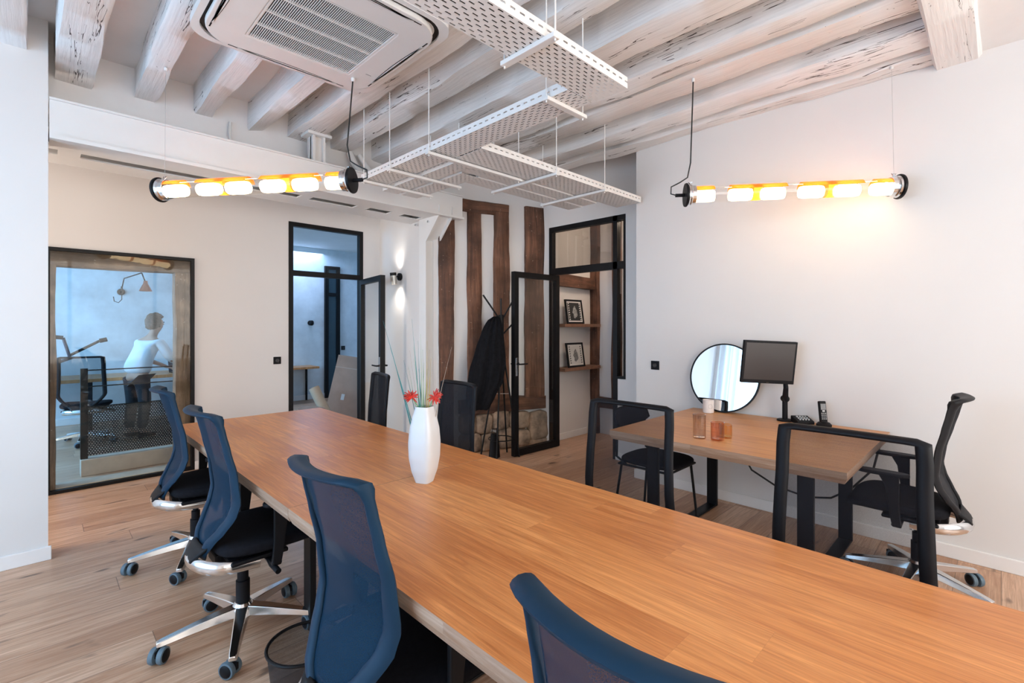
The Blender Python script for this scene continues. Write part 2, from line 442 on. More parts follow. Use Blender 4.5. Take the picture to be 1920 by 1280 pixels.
# girder wall above the white steel frame
struct('wall_upper', MB().box(-1.85, 3.27, 4.5, 4.62, 2.79, 3.4).box(-1.85, 3.27, 4.475, 4.5, 2.79, 3.02), M['ceil'], 'plaster band over the white steel frame taking the joist ends', 'wall')
# half-timbered wall (slightly skewed)
WO = Vector((3.15, 4.45, 0)); WD = Vector((1.35, -0.40, 0)).normalized(); WN = Vector((-WD.y, WD.x, 0))
if WN.y > 0: WN = -WN                    # normal pointing into the room
WR = math.atan2(WD.y, WD.x)
def wpt(u, d, z): return WO + WD * u + WN * d + Vector((0, 0, z))
def wbox(mb, u0, u1, d0, d1, z0, z1):
    mb.add([wpt(u, d, z) for z in (z0, z1) for d in (d0, d1) for u in (u0, u1)],
           [(0, 2, 3, 1), (4, 5, 7, 6), (0, 1, 5, 4), (2, 6, 7, 3), (0, 4, 6, 2), (1, 3, 7, 5)]); return mb
struct('wall_timbered', wbox(MB(), 0.0, 1.62, -0.22, 0.0, 0, 3.4), M['wall'], 'white plaster wall between dark old timbers', 'wall')
# partition wall around the black glazed door
pw = MB().box(4.5, 4.6, 2.46, 2.83, 0, 3.4).box(4.5, 4.6, 2.83, 3.91, 2.66, 3.4).box(4.5, 4.6, 2.83, 2.95, 0, 0.88).box(4.5, 4.6, 3.91, 4.08, 0, 3.4)
struct('wall_partition', pw, M['wall'], 'white partition wall around the black framed glass door', 'wall')
# rooms beyond
struct('wall_office', MB().box(-3.2, 5.6, 9.6, 9.75, 0, 3.2).box(5.2, 5.35, 5.9, 9.6, 0, 3.2), plain('whitewashed_masonry', (0.66, 0.72, 0.76), 0.9, var=0.16, scale=2.2, bump=0.9, bscale=6),
       'rough whitewashed masonry wall of the office beyond the window', 'wall')
struct('wall_office_left', MB().box(-3.2, -3.05, 5.9, 6.3, 0, 3.2).box(-3.2, -3.05, 9.0, 9.75, 0, 3.2).box(-3.2, -3.05, 6.3, 9.0, 0, 0.6).box(-3.2, -3.05, 6.3, 9.0, 2.9, 3.2).box(-3.05, -2.0, 5.75, 5.9, 0, 3.2),
       M['wall'], 'white window wall of the office beyond', 'wall')
struct('ceiling_office', MB().box(-3.2, 5.6, 5.9, 9.75, 3.0, 3.2), M['ceil'], 'white ceiling of the office beyond the glass', 'ceiling')
struct('wall_hall', MB().box(3.36, 5.2, 5.85, 5.95, 0, 3.0), M['wall'], 'white hall wall seen through the far glazed door', 'wall')
struct('wall_passage', MB().box(4.6, 5.6, 3.95, 4.05, 0, 3.2).box(5.45, 5.6, 2.2, 3.95, 0, 3.2).box(4.6, 5.6, 2.2, 2.3, 0, 3.2), M['wall'], 'white passage walls behind the black framed door', 'wall')
struct('ceiling_passage', MB().box(4.6, 5.6, 2.2, 4.05, 3.05, 3.2), M['ceil'], 'white ceiling of the small passage', 'ceiling')

# skirting boards
def skirting(name, mb, where): return struct(name, mb, M['base'], 'low white skirting board along ' + where, 'skirting', bevel=0.004)
skirting('baseboard_right', MB().box(4.083, 4.1, -2.5, 2.475, 0, 0.085), 'the wall behind the small desk')
skirting('baseboard_pier', MB().box(-1.85, 0.065, 4.163, 4.18, 0, 0.085), 'the pier at the left edge')
skirting('baseboard_back', MB().box(1.14, 2.06, 5.733, 5.75, 0, 0.085), 'the back wall')
skirting('baseboard_partition', MB().box(4.483, 4.5, 2.46, 2.95, 0, 0.085), 'the partition under the narrow side glass')
skirting('baseboard_passage', MB().box(4.62, 5.3, 3.935, 3.95, 0, 0.085), 'the passage wall under the shelves')
skirting('baseboard_office', MB().box(-3.0, 5.2, 9.58, 9.6, 0, 0.1), 'the far office wall')

# joists
tn = 0
def trim(mb, m, label, **kw):
    global tn
    tn += 1
    return struct('trim_%d' % tn, mb, m, label, kw.pop('cat', 'beam'), **kw)
jx = [(-1.78, -1.60), (-1.37, -1.19), (-0.98, -0.80), (-0.55, -0.36), (-0.21, -0.04), (0.08, 0.285), (0.505, 0.64), (0.885, 1.02), (1.275, 1.40), (1.60, 1.82), (1.99, 2.18),
      (2.42, 2.66), (2.90, 3.08), (3.16, 3.40), (3.60, 3.82), (3.93, 4.10)]
ordn = ['farthest left', 'second from the left', 'third from the left', 'fourth from the left', 'fifth from the left', 'sixth from the left, its cut end above the pier',
        'seventh from the left, with the ring screw of the left lamp', 'eighth from the left', 'ninth from the left, behind the air conditioner', 'tenth from the left, over the short steel post',
        'seventh from the right wall', 'sixth from the right wall', 'fifth from the right wall', 'fourth from the right wall', 'third from the right wall', 'last one, tight against the right wall']
ordn[10] = 'sixth from the right wall'; ordn[11] = 'fifth from the right wall'; ordn[12] = 'fourth from the right wall'; ordn[13] = 'third from the right wall'; ordn[14] = 'next to last before the right wall'
for i, (a, b) in enumerate(jx):
    y1 = 4.52 if a < 3.2 else 4.4 - (a - 3.2) * 0.3
    trim(rough_beam(a, b, 0.27, y1, 3.14 + 0.01 * math.sin(i * 2.1), 3.38, 1, 44, 0.014 if a > -0.1 else 0.01, i), M['joist'],
         'whitewashed old ceiling joist, ' + ordn[i], smooth=True, angle=50)
trim(rough_beam(-1.85, 4.1, 0.085, 0.30, 3.095, 3.4, 0, 60, 0.006, 40), M['girder'], 'thick whitewashed cross beam that the joists run into near the viewpoint', smooth=True, angle=50)

# white steel frame (twin beam with batten plates), stub post, knee column
st = MB()
ZB, ZT = 2.64, 2.875
st.box(0.055, 3.35, 4.18, 4.20, ZB, ZT)                      # front web
st.box(0.055, 3.35, 4.15, 4.22, ZB - 0.012, ZB + 0.012)
st.box(0.055, 3.30, 4.18, 4.42, ZB - 0.008, ZB + 0.002)
st.box(0.055, 3.30, 4.545, 4.80, ZB - 0.008, ZB + 0.002)
st.box(0.055, 3.25, 4.78, 4.80, ZB, ZT)
st.box(0.055, 3.35, 4.16, 4.44, ZT, ZT + 0.012)
slots = [(-0.2, 0.10), (0.215, 1.70), (1.80, 2.24), (2.37, 2.62), (2.76, 2.99)]
e = [0.055]
for a, b in slots: e += [a, b]
e.append(3.30)
for i in range(0, len(e), 2):
    if e[i + 1] > e[i]: st.box(e[i], e[i + 1], 4.42, 4.545, ZB - 0.008, ZB + 0.002)
steel = trim(st, M['white_steel'], 'long white steel beam with slotted plates above the back wall')
tag(MB().box(0.055, 3.25, 4.30, 4.66, ZB + 0.10, ZB + 0.13).build('beam_lining', M['darkgap'], steel), 'dark void inside the beam')  # dark sheet paints the shade inside the hollow beam
trim(MB().box(1.71, 1.82, 4.24, 4.26, ZT + .012, 3.14).box(1.71, 1.73, 4.20, 4.32, ZT + .012, 3.14).box(1.80, 1.82, 4.20, 4.32, ZT + .012, 3.14).box(1.66, 1.87, 4.18, 4.34, 3.12, 3.145), M['white_steel'], 'short white steel post between the steel beam and a joist', cat='post')
kc = MB()
def knee(x0, x1, y_off):       # channel column with haunch leaning into the room
    prof = [(4.42, 0), (4.42, 2.38), (4.17, ZB), (4.17, ZB + .10), (4.55, ZB + .10), (4.55, 0)]
    return [(x0, y, z) for y, z in prof]
kc.extrude(knee(3.03, 3.03, 0), (0.014, 0, 0)); kc.extrude(knee(3.20, 3.2, 0), (0.014, 0, 0))
pr2 = [(4.46, 0), (4.46, 2.40), (4.22, ZB), (4.22, ZB + .10), (4.55, ZB + .10), (4.55, 0)]
kc.extrude([(3.04, y, z) for y, z in pr2], (0.165, 0, 0))
kcol = trim(kc, M['white_steel'], 'white steel column with a sloping knee under the beam end', cat='column')
for (y, z) in ((4.36, 2.585), (4.62, 2.59)):
    MB().lathe([(0.012, 0), (0.012, 0.02)], (3.032, y, z) if y < 4.5 else (3.045, y, z), 10, axis=(-1, 0, 0)).build('bolt', M['chrome'], kcol, smooth=True)

# dark timbers of the half-timbered wall
def wbeam(u0, u1, z0, z1, axis, seed, label, d=0.035, amp=0.012):
    mb = MB(); n = 26
    if axis == 2: b = rough_beam(u0, u1, -d, 0.05, z0, z1, 2, n, amp, seed)
    else: b = rough_beam(u0, u1, -d, 0.05, z0, z1, 0, n, amp, seed)
    o = b.build('x', M['timber_v'] if axis == 2 else M['timber_h'], smooth=True, angle=50)
    global tn
    tn += 1
    o.name = 'trim_%d' % tn; o.location = WO; o.rotation_euler = (0, 0, WR)
    tag(o, label, 'timber', kind='structure')
wbeam(0.06, 0.24, 0.0, 2.80, 2, 60, 'dark timber post right beside the white steel column')
wbeam(0.41, 0.575, 0.50, 2.78, 2, 61, 'slim dark timber post behind the coat rack')
wbeam(0.745, 0.93, 0.50, 2.80, 2, 62, 'knotty dark timber post right of the coat rack', 0.06, 0.016)
wbeam(1.165, 1.45, 0.58, 2.92, 2, 63, 'broad dark timber post behind the open glass door', 0.05, 0.014)
wbeam(0.14, 0.93, 2.775, 2.91, 0, 64, 'level dark timber under the ceiling', 0.05, 0.016)
wbeam(0.30, 1.46, 0.44, 0.60, 0, 65, 'dark timber sill on the stone footing', 0.075, 0.02)
# rubble stone footing
sm = MB(); rng = random.Random(4)
for (u0, u1, z0, z1) in [(0.30, .55, 0, .22), (.55, .78, 0, .20), (.78, 1.0, 0, .24), (1.0, 1.2, 0, .2), (1.2, 1.5, 0.05, .40), (.30, .48, .22, .44), (.48, .70, .2, .43), (.70, .92, .23, .45), (.92, 1.2, .22, .42), (1.18, 1.5, 0.0, .07)]:
    cu, cz = (u0 + u1) / 2, (z0 + z1) / 2; hu, hz = (u1 - u0) / 2, (z1 - z0) / 2
    def fn(a, b, cu=cu, cz=cz, hu=hu, hz=hz):
        th = a * 2 * PI; ph = (b - .5) * PI
        sx = math.copysign(abs(math.cos(th)) ** .45, math.cos(th)) * abs(math.cos(ph)) ** .45
        sy = math.copysign(abs(math.sin(th)) ** .45, math.sin(th)) * abs(math.cos(ph)) ** .45
        sz = math.copysign(abs(math.sin(ph)) ** .45, math.sin(ph))
        p = wpt(cu + hu * 1.02 * sx, 0.02 + 0.09 * sy, cz + hz * 1.02 * sz)
        k = 1 + 0.0 * rng.random()
        return p + WN * noise.noise(p * 12) * 0.03 + Vector((0, 0, noise.noise(p * 9) * 0.012))
    sm.grid(fn, 20, 10)
trim(sm, M['stone'], 'rubble stone footing under the dark timbers', cat='stonework', smooth=True)

# ------------------------------------------------------------------ window_1: interior window with old timber surround
def frame_y(mb, x0, x1, z0, z1, y0, y1, w, bottom=True):
    mb.box(x0, x0 + w, y0, y1, z0, z1).box(x1 - w, x1, y0, y1, z0, z1).box(x0 + w, x1 - w, y0, y1, z1 - w, z1)
    if bottom: mb.box(x0 + w, x1 - w, y0, y1, z0, z0 + w)
    return mb
w1 = tag(thing('window_1', 'tall interior window in the left of the back wall with a thin black frame', 'window', (0, 0, 0)), kind='structure')
frame_y(MB(), 0.052, 1.138, 0.001, 2.138, 5.735, 5.79, 0.028).build('window_frame', M['black'], w1)
MB().box(0.08, 1.11, 5.765, 5.771, 0.03, 2.11).build('pane', M['bluglass'], w1)
trim(rough_beam(0.0, 0.115, 5.81, 5.95, 0.0, 2.0, 2, 20, 0.008, 70), M['grey_timber_v'], 'aged oak post at the left inside the interior window', smooth=True, angle=50, cat='timber')
trim(rough_beam(0.985, 1.13, 5.81, 5.95, 0.0, 2.0, 2, 20, 0.008, 71), M['grey_timber_v'], 'aged oak post at the right inside the interior window', smooth=True, angle=50, cat='timber')
trim(rough_beam(0.0, 1.14, 5.81, 5.95, 1.985, 2.13, 0, 20, 0.007, 72), M['grey_timber_h'], 'aged oak lintel inside the interior window', smooth=True, angle=50, cat='timber')
trim(MB().box(0.115, 0.985, 5.80, 6.0, 0.0, 0.035), plain('beige_sill', (0.55, 0.43, 0.33), 0.7, var=0.15), 'beige sill at the foot of the interior window', cat='sill', bevel=0.005)
# stair curb and railing beyond
trim(MB().box(0.30, 1.9, 6.22, 6.36, 0, 0.16), plain('beige_curb', (0.62, 0.50, 0.40), 0.7, var=0.12), 'low beige curb under the black railing', cat='curb', bevel=0.006)
rl = thing('stair_railing', 'black railing with a perforated panel behind the interior window', 'railing', (0.30, 6.29, 0.16))
MB().box(0.0, 0.055, -0.03, 0.03, 0, 0.88).build('post', M['black'], rl)
MB().box(1.4, 1.455, -0.03, 0.03, 0, 0.88).build('post', M['black'], rl)
for z in (0.86, 0.70, 0.50): MB().tube([(0.03, 0, z), (1.43, 0, z)], 0.006, 6).build('rail', M['black'], rl)
mperf = perforated('perforated_black_panel', (0.015, 0.015, 0.017), (0, 0.022), (2, 0.018), 0.5, 0.5)
MB().box(0.055, 1.4, -0.004, 0.004, 0.02, 0.50).build('perforated_panel', mperf, rl)

# ------------------------------------------------------------------ glazed doors
def handle_parts(parent, x, y, z, face):
    """plate with lever on both sides of a stile; face = +-1 along local y, lever points along -x"""
    pl = MB().box(x - 0.014, x + 0.014, y - 0.031, y + 0.031, z - 0.11, z + 0.07).build('handle_plate', M['chrome'], parent, bevel=0.002)
    for s in (-1, 1):
        MB().tube([(x, y + s * 0.03, z), (x, y + s * 0.065, z), (x - 0.02, y + s * 0.07, z), (x - 0.125, y + s * 0.07, z)], 0.009, 8).build('lever', M['black'], pl, smooth=True)
def glazed_leaf(parent, name, hinge, ang, w, z1, swing):
    """leaf with local x from the hinge; placed by its parent part"""
    lf = bpy.data.objects.new(name, None); C.objects.link(lf); lf.parent = parent
    lf.location = hinge; lf.rotation_euler = (0, 0, ang)
    f = MB(); z0 = 0.008
    f.box(0, 0.062, -0.028, 0.028, z0, z1).box(w - 0.062, w, -0.028, 0.028, z0, z1).box(0.062, w - 0.062, -0.028, 0.028, z0, z0 + 0.075).box(0.062, w - 0.062, -0.028, 0.028, z1 - 0.062, z1)
    fr = f.build('leaf_frame', M['black'], parent); fr.location = hinge; fr.rotation_euler = (0, 0, ang)
    pn = MB().box(0.062, w - 0.062, -0.004, 0.004, z0 + 0.075, z1 - 0.062).build('leaf_pane', M['glass'], fr)
    bpy.data.objects.remove(lf)
    return fr
d1 = tag(thing('door_1', 'black framed glazed door with transom in the back wall, standing open', 'door', (2.06, 5.75, 0)), kind='structure')
g = MB(); g.box(0.002, 0.05, -0.01, 0.06, 0, 2.658).box(0.87, 0.918, -0.01, 0.06, 0, 2.658).box(0.05, 0.87, -0.01, 0.06, 2.61, 2.658).box(0.05, 0.87, -0.01, 0.06, 2.04, 2.10)
g.build('door_frame', M['black'], d1)
MB().box(0.05, 0.87, 0.02, 0.026, 2.10, 2.61).build('transom_pane', M['bluglass'], d1)
a1 = math.atan2(-0.79, -0.145)
l1 = glazed_leaf(d1, 'leaf', (0.885, -0.035, 0), a1, 0.79, 2.035, 1)
hp = MB().box(0.745, 0.773, -0.031, 0.031, 0.90, 1.10).build('handle_plate', M['chrome'], l1, bevel=0.002)
for s in (-1, 1): MB().tube([(0.758, s * 0.03, 1.0), (0.758, s * 0.062, 1.0), (0.735, s * 0.07, 1.0), (0.63, s * 0.07, 1.0)], 0.009, 8).build('lever', M['black'], hp, smooth=True)

d2 = tag(thing('door_2', 'black framed glass door standing open beside the dark timbers', 'door', (4.5, 2.83, 0)), kind='structure')
g = MB()
g.box(-0.01, 0.06, 1.03, 1.078, 0, 2.658).box(-0.01, 0.06, 0.10, 0.155, 0, 2.658).box(-0.01, 0.06, 0.002, 0.022, 0.884, 2.658)
g.box(-0.01, 0.06, 0.022, 1.03, 2.60, 2.658).box(-0.01, 0.06, 0.022, 1.03, 2.075, 2.155).box(-0.01, 0.06, 0.022, 0.10, 0.884, 0.91)
g.build('door_frame', M['black'], d2)
MB().box(0.02, 0.026, 0.155, 1.03, 2.155, 2.60).build('transom_pane', M['dimglass'], d2)
MB().box(0.02, 0.026, 0.022, 0.10, 0.91, 2.075).box(0.02, 0.026, 0.022, 0.10, 2.155, 2.60).build('side_pane', M['dimglass'], d2)
l2 = glazed_leaf(d2, 'leaf', (0.0, 0.945, 0), PI * 1.03 - 0.03 * PI - R(2), 0.74, 2.06, 1)
hp = MB().box(0.695, 0.723, -0.031, 0.031, 0.90, 1.10).build('handle_plate', M['chrome'], l2, bevel=0.002)
for s in (-1, 1): MB().tube([(0.708, s * 0.03, 1.03), (0.708, s * 0.062, 1.03), (0.685, s * 0.07, 1.03), (0.585, s * 0.07, 1.03)], 0.009, 8).build('lever', M['black'], hp, smooth=True)

# passage beyond door_2: timbers on the end wall and over the shelves
for k, (y0, y1, z0, z1, ax, lab) in enumerate([(3.83, 3.95, 0.0, 3.05, 2, 'dark post in the passage corner beside the shelves'),
                                             (3.48, 3.60, 0.5, 3.05, 2, 'second dark post on the passage end wall'), (3.05, 3.16, 0.5, 3.05, 2, 'third dark post on the passage end wall'),
                                             (2.62, 2.72, 0.5, 3.05, 2, 'fourth dark post on the passage end wall')]):
    trim(rough_beam(5.39, 5.47, y0, y1, z0, z1, 2, 20, 0.012, 80 + k), M['timber_v'], lab, smooth=True, angle=50, cat='timber')
trim(rough_beam(5.38, 5.47, 2.3, 3.83, 0.36, 0.50, 1, 14, 0.01, 88), old_timber('dark_timber_cross', 1), 'level dark timber low on the passage end wall', smooth=True, angle=50, cat='timber')
trim(rough_beam(4.62, 5.40, 3.86, 3.97, 1.95, 2.10, 0, 14, 0.01, 89), M['timber_h'], 'dark timber lintel over the passage shelves', smooth=True, angle=50, cat='timber')
def frame_pic(name, x, z, dark, label):
    t = thing(name, label, 'picture', (x, 3.80, z), 0, 'framed film-strip pictures in the passage')
    lean = Matrix.Rotation(R(-9), 3, 'X')
    def L(p): return lean @ Vector(p)
    f = MB(); w, h = 0.17, 0.31
    for (a, b, c_, d_) in ((-w, -w + .022, 0, h), (w - .022, w, 0, h), (-w + .022, w - .022, 0, .022), (-w + .022, w - .022, h - .022, h)):
        f.obox(L(((a + b) / 2, 0, (c_ + d_) / 2)), (b - a, 0.02, d_ - c_), lean)
    f.build('frame', M['black'], t)
    pm = plain(name + '_print_border', (0.75, 0.73, 0.70) if dark else (0.62, 0.60, 0.57), 0.5)
    dk = plain(name + '_print_dark', (0.02, 0.02, 0.02) if dark else (0.50, 0.49, 0.47), 0.5)
    p = MB().obox(L((0, 0.002, h / 2)), (2 * w - .044, 0.006, h - .044), lean, 0)
    p.obox(L((0, -0.002, h / 2)), (2 * w - .08, 0.004, h - .08), lean, 1)
    for s in (-1, 1):
        for k in range(8):
            p.obox(L((s * (w - .06), -0.005, .055 + k * .029)), (0.016, 0.004, 0.015), lean, 2)
    gm = plain(name + '_print_shape', (0.30, 0.30, 0.29) if dark else (0.16, 0.155, 0.15), 0.6, var=0.5, scale=30)
    vs = []; nn = 14
    c0 = L((0.0, -0.006, h * .47))
    blob = [c0 + lean @ Vector((math.cos(2 * PI * i / nn) * (.042 + .012 * math.sin(3 * i)), 0, math.sin(2 * PI * i / nn) * (.075 + .014 * math.cos(2 * i)))) for i in range(nn)]
    p.extrude(blob, lean @ Vector((0, -0.002, 0)), 3)
    p.build('print', [pm, dk, pm if dark else plain('dark_perforation', (0.03, 0.03, 0.03)), gm], t)
for k, z in enumerate((1.48, 0.93)):
    s_ = MB().box(4.62, 5.37, 3.76, 3.95, z - 0.04, z).build('wall_shelf', M['shelf'], bevel=0.003)
    tag(s_, ['brown wooden shelf in the passage, the upper one', 'brown wooden shelf in the passage, the lower one'][k], 'shelf', 'passage shelves')
frame_pic('framed_picture', 4.885, 1.482, True, 'black framed picture with dark film-strip print on the upper passage shelf')
frame_pic('framed_picture', 4.905, 0.932, False, 'black framed picture with pale film-strip print on the lower passage shelf')

# ------------------------------------------------------------------ windows with curtains behind the viewpoint
def curtain(name, p0, p1, z0, z1, label, folds):
    p0 = Vector(p0); p1 = Vector(p1); d = (p1 - p0); L_ = d.length; d.normalize(); nrm = Vector((-d.y, d.x, 0))
    def fn(u, v):
        a = noise.noise(Vector((u * 5, v * .6, folds)))
        return p0 + d * (u * L_) + nrm * (0.05 * math.sin(u * folds * 2 * PI + a * 2.0) * (0.6 + 0.4 * (1 - v))) + Vector((0, 0, z0 + (z1 - z0) * v))
    o = MB().grid(fn, folds * 12, 6).build(name, M['curtain'], smooth=True, angle=180)
    return tag(o, label, 'curtain')
curtain('curtain', (-1.72, 0.2, 0), (-1.72, 4.05, 0), 0.05, 2.95, 'sheer white curtain over the wide left window', 26)
curtain('curtain', (-1.1, -2.42, 0), (3.6, -2.42, 0), 0.3, 3.0, 'sheer white curtain over the window behind the viewpoint', 30)
w2 = tag(thing('window_2', 'wide left window behind the sheer curtain', 'window', (0, 0, 0)), kind='structure')
f = MB()
for y in (0.27, 1.5, 2.7, 3.93): f.box(-1.95, -1.90, y - 0.03, y + 0.03, 0.15, 2.85)
for z in (0.18, 2.82): f.box(-1.95, -1.90, 0.25, 3.95, z - 0.03, z + 0.03)
f.build('window_frame', M['white_steel'], w2)
w3 = tag(thing('window_3', 'wide window behind the viewpoint', 'window', (0, 0, 0)), kind='structure')
f = MB()
for x in (-0.97, 0.5, 2.0, 3.47): f.box(x - 0.03, x + 0.03, -2.65, -2.60, 0.6, 2.9)
for z in (0.63, 2.87): f.box(-1, 3.5, -2.65, -2.60, z - 0.03, z + 0.03)
f.build('window_frame', M['white_steel'], w3)

# ================================================================== OBJECTS
# ------------------------------------------------------------------ big meeting table
def table_top(name, x0, x1, y0, y1, z1, th, parent, ox, oy, top_m):
    mb = MB(); b = 0.012
    vs = [(x0, y0), (x1, y0), (x1, y1), (x0, y1)]
    lo = [(x0 + b, y0 + b), (x1 - b, y0 + b), (x1 - b, y1 - b), (x0 + b, y1 - b)]
    P = [(x - ox, y - oy, z1) for x, y in vs] + [(x - ox, y - oy, z1 - th * .55) for x, y in vs] + [(x - ox, y - oy, z1 - th) for x, y in lo]
    mb.add(P, [(0, 1, 2, 3)], 0)
    mb.add(P, [(i, (i + 1) % 4, (i + 1) % 4 + 4, i + 4) for i in range(4)] + [(i + 4, (i + 1) % 4 + 4, (i + 1) % 4 + 8, i + 8) for i in range(4)] + [(11, 10, 9, 8)], 1)
    return mb.build(name, [top_m, M['edge']], parent)
def u_leg(y, x0, x1, h, w, t, parent):
    m = MB()
    m.box(x0, x0 + t, y - w / 2, y + w / 2, 0.0, h).box(x1 - t, x1, y - w / 2, y + w / 2, 0.0, h).box(x0 + t, x1 - t, y - w / 2, y + w / 2, h - 0.012, h).box(x0 + t, x1 - t, y - w / 2, y + w / 2, 0, 0.012)
    return m.build('leg_frame', M['black'], parent, bevel=0.004)
mt1 = thing('meeting_table', 'long oak meeting table section at the far end, toward the glazed doors', 'table', (1.225, 3.065, 0), 0, None)
table_top('tabletop', 0.70, 1.755, 1.962, 4.17, 0.745, 0.06, mt1, 1.225, 3.065, M['table'])
for y in (0.72, -0.72): u_leg(y, -0.30, 0.30, 0.685, 0.08, 0.03, mt1)
mt2 = thing('meeting_table', 'long oak meeting table section nearest the camera', 'table', (1.225, 0.84, 0), 0, None)
table_top('tabletop', 0.70, 1.755, -0.28, 1.958, 0.745, 0.06, mt2, 1.225, 0.84, M['table'])
for y in (0.72, -0.72): u_leg(y, -0.30, 0.30, 0.685, 0.08, 0.03, mt2)

# ------------------------------------------------------------------ office chairs
PROF = [(0.40, -0.165), (0.44, -0.172), (0.50, -0.155), (0.56, -0.118), (0.62, -0.086), (0.68, -0.070), (0.80, -0.082), (0.90, -0.108), (0.98, -0.128), (1.03, -0.142), (1.06, -0.165), (1.09, -0.19)]
WID = [(0.40, 0.05), (0.44, 0.085), (0.50, 0.145), (0.56, 0.195), (0.62, 0.228), (0.68, 0.238), (0.80, 0.229), (0.90, 0.218), (0.98, 0.212), (1.06, 0.207), (1.09, 0.20)]
def interp(tab, z):
    if z <= tab[0][0]: return tab[0][1]
    for (a, fa), (b, fb) in zip(tab, tab[1:]):
        if z <= b:
            t = (z - a) / (b - a); t = t * t * (3 - 2 * t) * 0.35 + t * 0.65
            return fa + (fb - fa) * t
    return tab[-1][1]
BK = {'wk': 0.93, 'lum': 1.0}
def wid(z):
    w = interp(WID, z if z < .7 else .7 + (z - .7) * .936)
    return (min(w, .212 + max(0, .9 - z) * .035) if BK['lum'] < .5 else w) * BK['wk']
def prof(z): return -.14 + (interp(PROF, z if z < .7 else .7 + (z - .7) * .936) + .14) * (BK['lum'] if z > .58 else 1 - (1 - BK['lum']) * max(0, (z - .41) / .17))
def bsurf(y, z, bulge=0.05):
    w = wid(z); k = bulge * (0.45 + 0.55 * max(0, min(1, (z - .5) / .5)))
    if z < 0.52: k *= max(0.1, (z - .40) / .12)
    return Vector((prof(z) - k * (1 - min(1, abs(y) / w) ** 2), y, z))
def back_outline(n, inset_side, z_top, z_bot, uniform=False):
    pts = []
    zs = [z_bot + (z_top - z_bot) * i / n for i in range(n + 1)]
    right = []
    for z in zs:
        w = wid(z) - inset_side * (1 if uniform else (0.62 + 0.38 * math.cos((z - .46) / .64 * PI) if inset_side else 0))
        right.append((max(w, 0.012), z))
    tw = right[-1][0]
    m = 12
    top = [(tw * (1 - 2 * i / m), z_top + 0.0) for i in range(1, m)]
    bw_ = right[0][0]
    bot = [(-bw_ * (1 - 2 * i / 4), z_bot) for i in range(1, 4)]
    return [(y, z) for y, z in right] + top + [(-y, z) for y, z in reversed(right)] + bot
def chair_label(o, l): o['label'] = l
